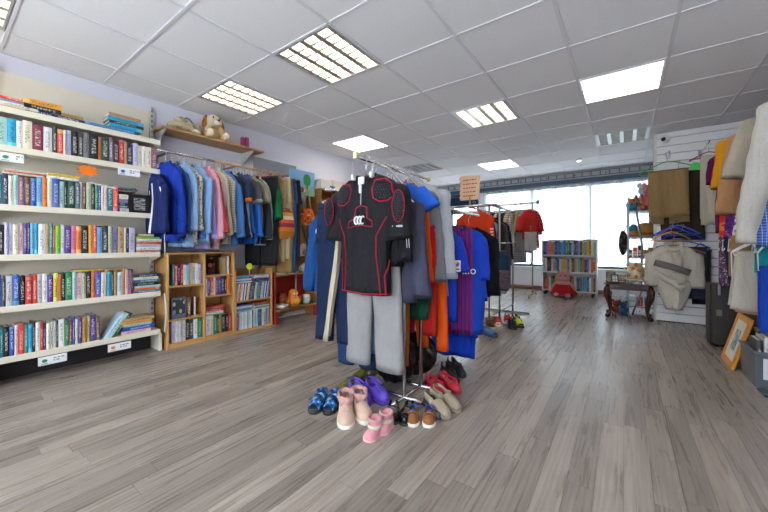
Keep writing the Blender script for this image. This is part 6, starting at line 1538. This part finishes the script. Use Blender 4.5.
top('blouse', 'ochre and cream striped blouse between cropped jacket and white jacket', 'blouse', (1.000, 3.38, QZ - .05), patterned('hoops', ['#d8c4a0', '#a8783c'], 18), 0, .42, .9, .09, .3, .1, 'round', group=RGp)
top('jacket', 'white long-sleeved jacket, largest garment on the right-hand rail', 'jacket', (0.975, 3.16, QZ), fabric('#d6d0c8'), 0, .46, .95, .13, .92, .10, 'shirt', group=RGp, r0=.12, r1=.10, zipm=plain('#b9b2a8', .6))
top('shirt', 'cream linen shirt behind the blue checked shirt', 'shirt', (1.0, 3.02, QZ - .08), fabric('#c9bda4'), 0, .42, .9, .10, .6, .06, 'shirt', group=RGp)
top('shirt', 'blue checked shirt cut by the right edge of the picture', 'shirt', (.97, 2.84, 1.56), patterned('grid', ['#2b4c96', '#8fa6d0'], 60), 0, .46, .48, .12, .42, .14, 'shirt', group=RGp, r0=.12, r1=.10)
ha = thing('hook_arm', 'chrome arm from right wall holding the blue checked shirt', 'hook', (XR, 2.84, 1.575)); MB().tube([(0, 0, -.02), (-.5, 0, -.022), (-.53, 0, .0)], .006, 8).build('arm', CHROME, ha, True); MB().cbox(-.006, 0, -.02, .02, -.06, .02, .002).build('plate', CHROME, ha)
# hanging lower down
draped('skirt', 'pale stone skirt hanging low on the right, below white jacket', 'skirt', (.80, 3.55, 1.1), fabric('#c9beb0'), 0, .26, .40, .38, .06, '#d8d8d8', z0=-.2, taper=1.3)
draped('towel', 'pale pink towel hanging below the stone skirt', 'towel', (.80, 3.66, 1.1), fabric('#d09a8c'), 0, .24, .15, .14, .05, '#d8d8d8', z0=-.5)
draped('scarf', 'dark navy pointed scarf hanging below the printed tunic', 'scarf', (.80, 4.22, 1.1), fabric('#26304a'), 0, .16, .5, .4, .05, '#d8d8d8', z0=-.08, taper=.5)
draped('scarf', 'red and white printed scarf hanging below purple blouse', 'scarf', (.78, 4.40, 1.1), patterned('spots', ['#7a4a6a', '#d0c8cc', '#3a3a5a'], 60), 0, .12, .42, .4, .05, '#d8d8d8', z0=-.08)
draped('scarf', 'teal scarf at the right edge below the checked shirt', 'scarf', (.80, 3.45, 1.1), fabric('#1f9aa8'), 0, .1, .26, .24, .05, '#d8d8d8', z0=-.08)
draped('scarf', 'royal blue scarf at the right edge above the storage tub', 'scarf', (.81, 3.38, 1.1), fabric('#1f4ab8'), 0, .12, .42, .4, .05, '#d8d8d8', z0=-.3)
draped('top', 'tan brown folded knitwear hanging below the floral tunic', 'knitwear', (.80, 3.95, 1.1), fabric('#a8845c'), 0, .18, .3, .3, .06, '#d8d8d8', z0=-.08)
lr = thing('side_clothes_rail', 'lower chrome clothes rail at the right, below the first', 'rail', (.80, 0, 1.0)); 
MB().tube([(0, 2.9, .1), (0, 4.5, .1)], .011, 10).build('bar', CHROME, lr, True)
for y in (3.0, 4.4): MB().cbox(0, XR - .8, y - .01, y + .01, .08, .096, .002).build('bracket', CHROME, lr)
# ---- floor things at the right
sc_ = thing('suitcase', 'tall dark brown suitcase standing below the right-hand clothes', 'suitcase', (.66, 4.40, 0))
DK = plain('#2c2422', .45, 0, .1)
MB().cbox(0, .42, 0, .24, .02, .60, .015).build('shell', DK, sc_); MB().cbox(-.004, .424, .112, .128, .016, .604, .004).build('seam_strip', plain('#4a4240', .4), sc_)
MB().tube([(.15, .12, .60), (.16, .12, .63), (.26, .12, .63), (.27, .12, .60)], .010, 8).build('handle', plain('#1c1817', .4), sc_, True)
for x in (.06, .36): MB().cbox(x - .02, x + .02, -.006, .004, .30, .36, .003).build('latch', plain('#8d8478', .3, .8), sc_)
for x in (.05, .37):
    for y in (.05, .19): MB().lathe([(.015, 0), (.018, .004), (.018, .02)], (x, y, 0), 10).build('foot_stud', plain('#151313', .5), sc_, True)
MB().box(.05, .065, -.03, -.004, .5, .6).build('luggage_tag', plain('#9a948c', .5), sc_)
PG = patterned('check', ['#3a4a3c', '#8d9a6a', '#b5453a'], 14)
t = thing('fabric_bag', 'patterned fabric bag with coloured triangles behind the gold frame', 'bag', (1.0, 4.05, 0)); MB().cbox(-.17, .2, -.06, .12, 0, .5, .03).build('pouch', plain('#4a4640', .8), t)
R = random.Random(3)
for r_ in range(4):
    for c_ in range(5):
        x, z_ = -.15 + c_ * .07, .1 + r_ * .1
        MB().loft([[(x, y, z_), (x + .05, y, z_), (x + .025, y, z_ - .05)][::-1] for y in (-.0625, -.0605)]).build('triangle_print', plain(R.choice(['#b59a4a', '#8a3a34', '#5a7a5c', '#c9c0a8', '#3a5a78']), .8), t)
for x in (-.06, .09): MB().tube([(x - .04, .03, .5), (x - .03, .03, .58), (x + .03, .03, .58), (x + .04, .03, .5)], .008, 6).build('handle', plain('#3a3630', .8), t, True)
# leaning gold frame
a, b = at_z(719.5, 357), at_z(731, 370)
fr_ = thing('picture_frame', 'golden wooden picture frame leaning against the tub', 'picture frame', (b[0], b[1], 0.002), rot=(0, .26, 0))
FL, FH, e = a[1] - b[1], .42, .05
GD = wood('#d9912f', '#c07a20', 'Y', .6, .4)
for bx_ in ((0, .02, 0, e, 0, FH), (0, .02, FL - e, FL, 0, FH), (0, .02, e, FL - e, 0, e), (0, .02, e, FL - e, FH - e, FH)): MB().cbox(*bx_, .004).build('moulding', GD, fr_)
MB().box(.006, .012, e, FL - e, e, FH - e).build('mount', plain('#dcd6c8', .7), fr_); MB().box(.0045, .006, FL * .34, FL * .66, FH * .3, FH * .7).build('picture', patterned('spots', ['#8fa3a8', '#4a5a58', '#c9c4a8'], 26), fr_)
MB().box(.0035, .0045, FL * .28, FL * .72, FH * .26, FH * .74).build('inner_line', plain('#8d8674', .7), fr_) if False else None
# storage tub with books
tb_ = thing('storage_tub', 'grey translucent plastic tub holding books at lower right', 'tub', (.72, 3.34, 0), 0)
PLm = plain('#565b62', .3)
for bx_ in ((0, .5, 0, .34, 0, .012), (0, .5, 0, .01, .012, .24), (0, .5, .33, .34, .012, .24), (0, .01, .01, .33, .012, .24), (.49, .5, .01, .33, .012, .24)): MB().cbox(*bx_, .003).build('panel', PLm, tb_)
MB().cbox(-.012, .512, -.012, 0.0, .222, .245, .004).build('rim', PLm, tb_); MB().cbox(-.012, 0.0, 0, .34, .222, .245, .004).build('rim', PLm, tb_)
MB().box(.04, .24, -.004, -.0005, .06, .2).build('paper_notice', plain('#d2d4da', .6), tb_); MB().box(.06, .22, -.006, -.004, .1, .17).build('notice_print', patterned('spots', ['#c9ccd4', '#b58a7a', '#8d94a4'], 30), tb_)
for q, c in enumerate(('charcoal', 'pale_grey', 'green', 'white', 'dark_green', 'tan', 'navy', 'cream')):
    book(c, (.74 + q * .035, 3.37 + .2, .013), (.19, .03, .30 + .02 * (q % 3)), f'{WORD[c]} tall book, {ordinal(q + 1)} from left inside the storage tub', 'books in the storage tub', (0, 0, -PI / 2))
t = thing('glass_sheet', 'dark glass tray lying in front of the storage tub', 'tray', (.72, 3.14, 0)); MB().cbox(0, .32, 0, .16, 0, .012, .004).build('tray', plain('#3a4a4c', .1), t); MB().cbox(-.004, .324, -.004, .004, .008, .018, .002).build('rim', plain('#2a3638', .2), t)
# ---- security camera
s_ = thing('security_camera', 'white dome security camera at top of the slatted wall', 'camera', (.40, 5.47, 2.30))
MB().lathe([(.045, 0), (.05, -.01), (.05, -.02), (.0, -.02)], n=18).xf(Matrix.Rotation(PI / 2, 4, 'X')).build('mount', plain('#e4e2e0', .4), s_, True)
MB().ell((0, -.055, -.0), (.052, .052, .052), 18, 12).build('dome', plain('#dedcda', .3), s_, True); MB().lathe([(.024, -.02), (.026, .0), (.018, .01), (.004, .008)], n=16).xf(Matrix.Rotation(2.0, 4, 'X')).xf(Matrix.Translation((-.012, -.097, -.014))).build('lens', plain('#17181c', .1), s_, True)
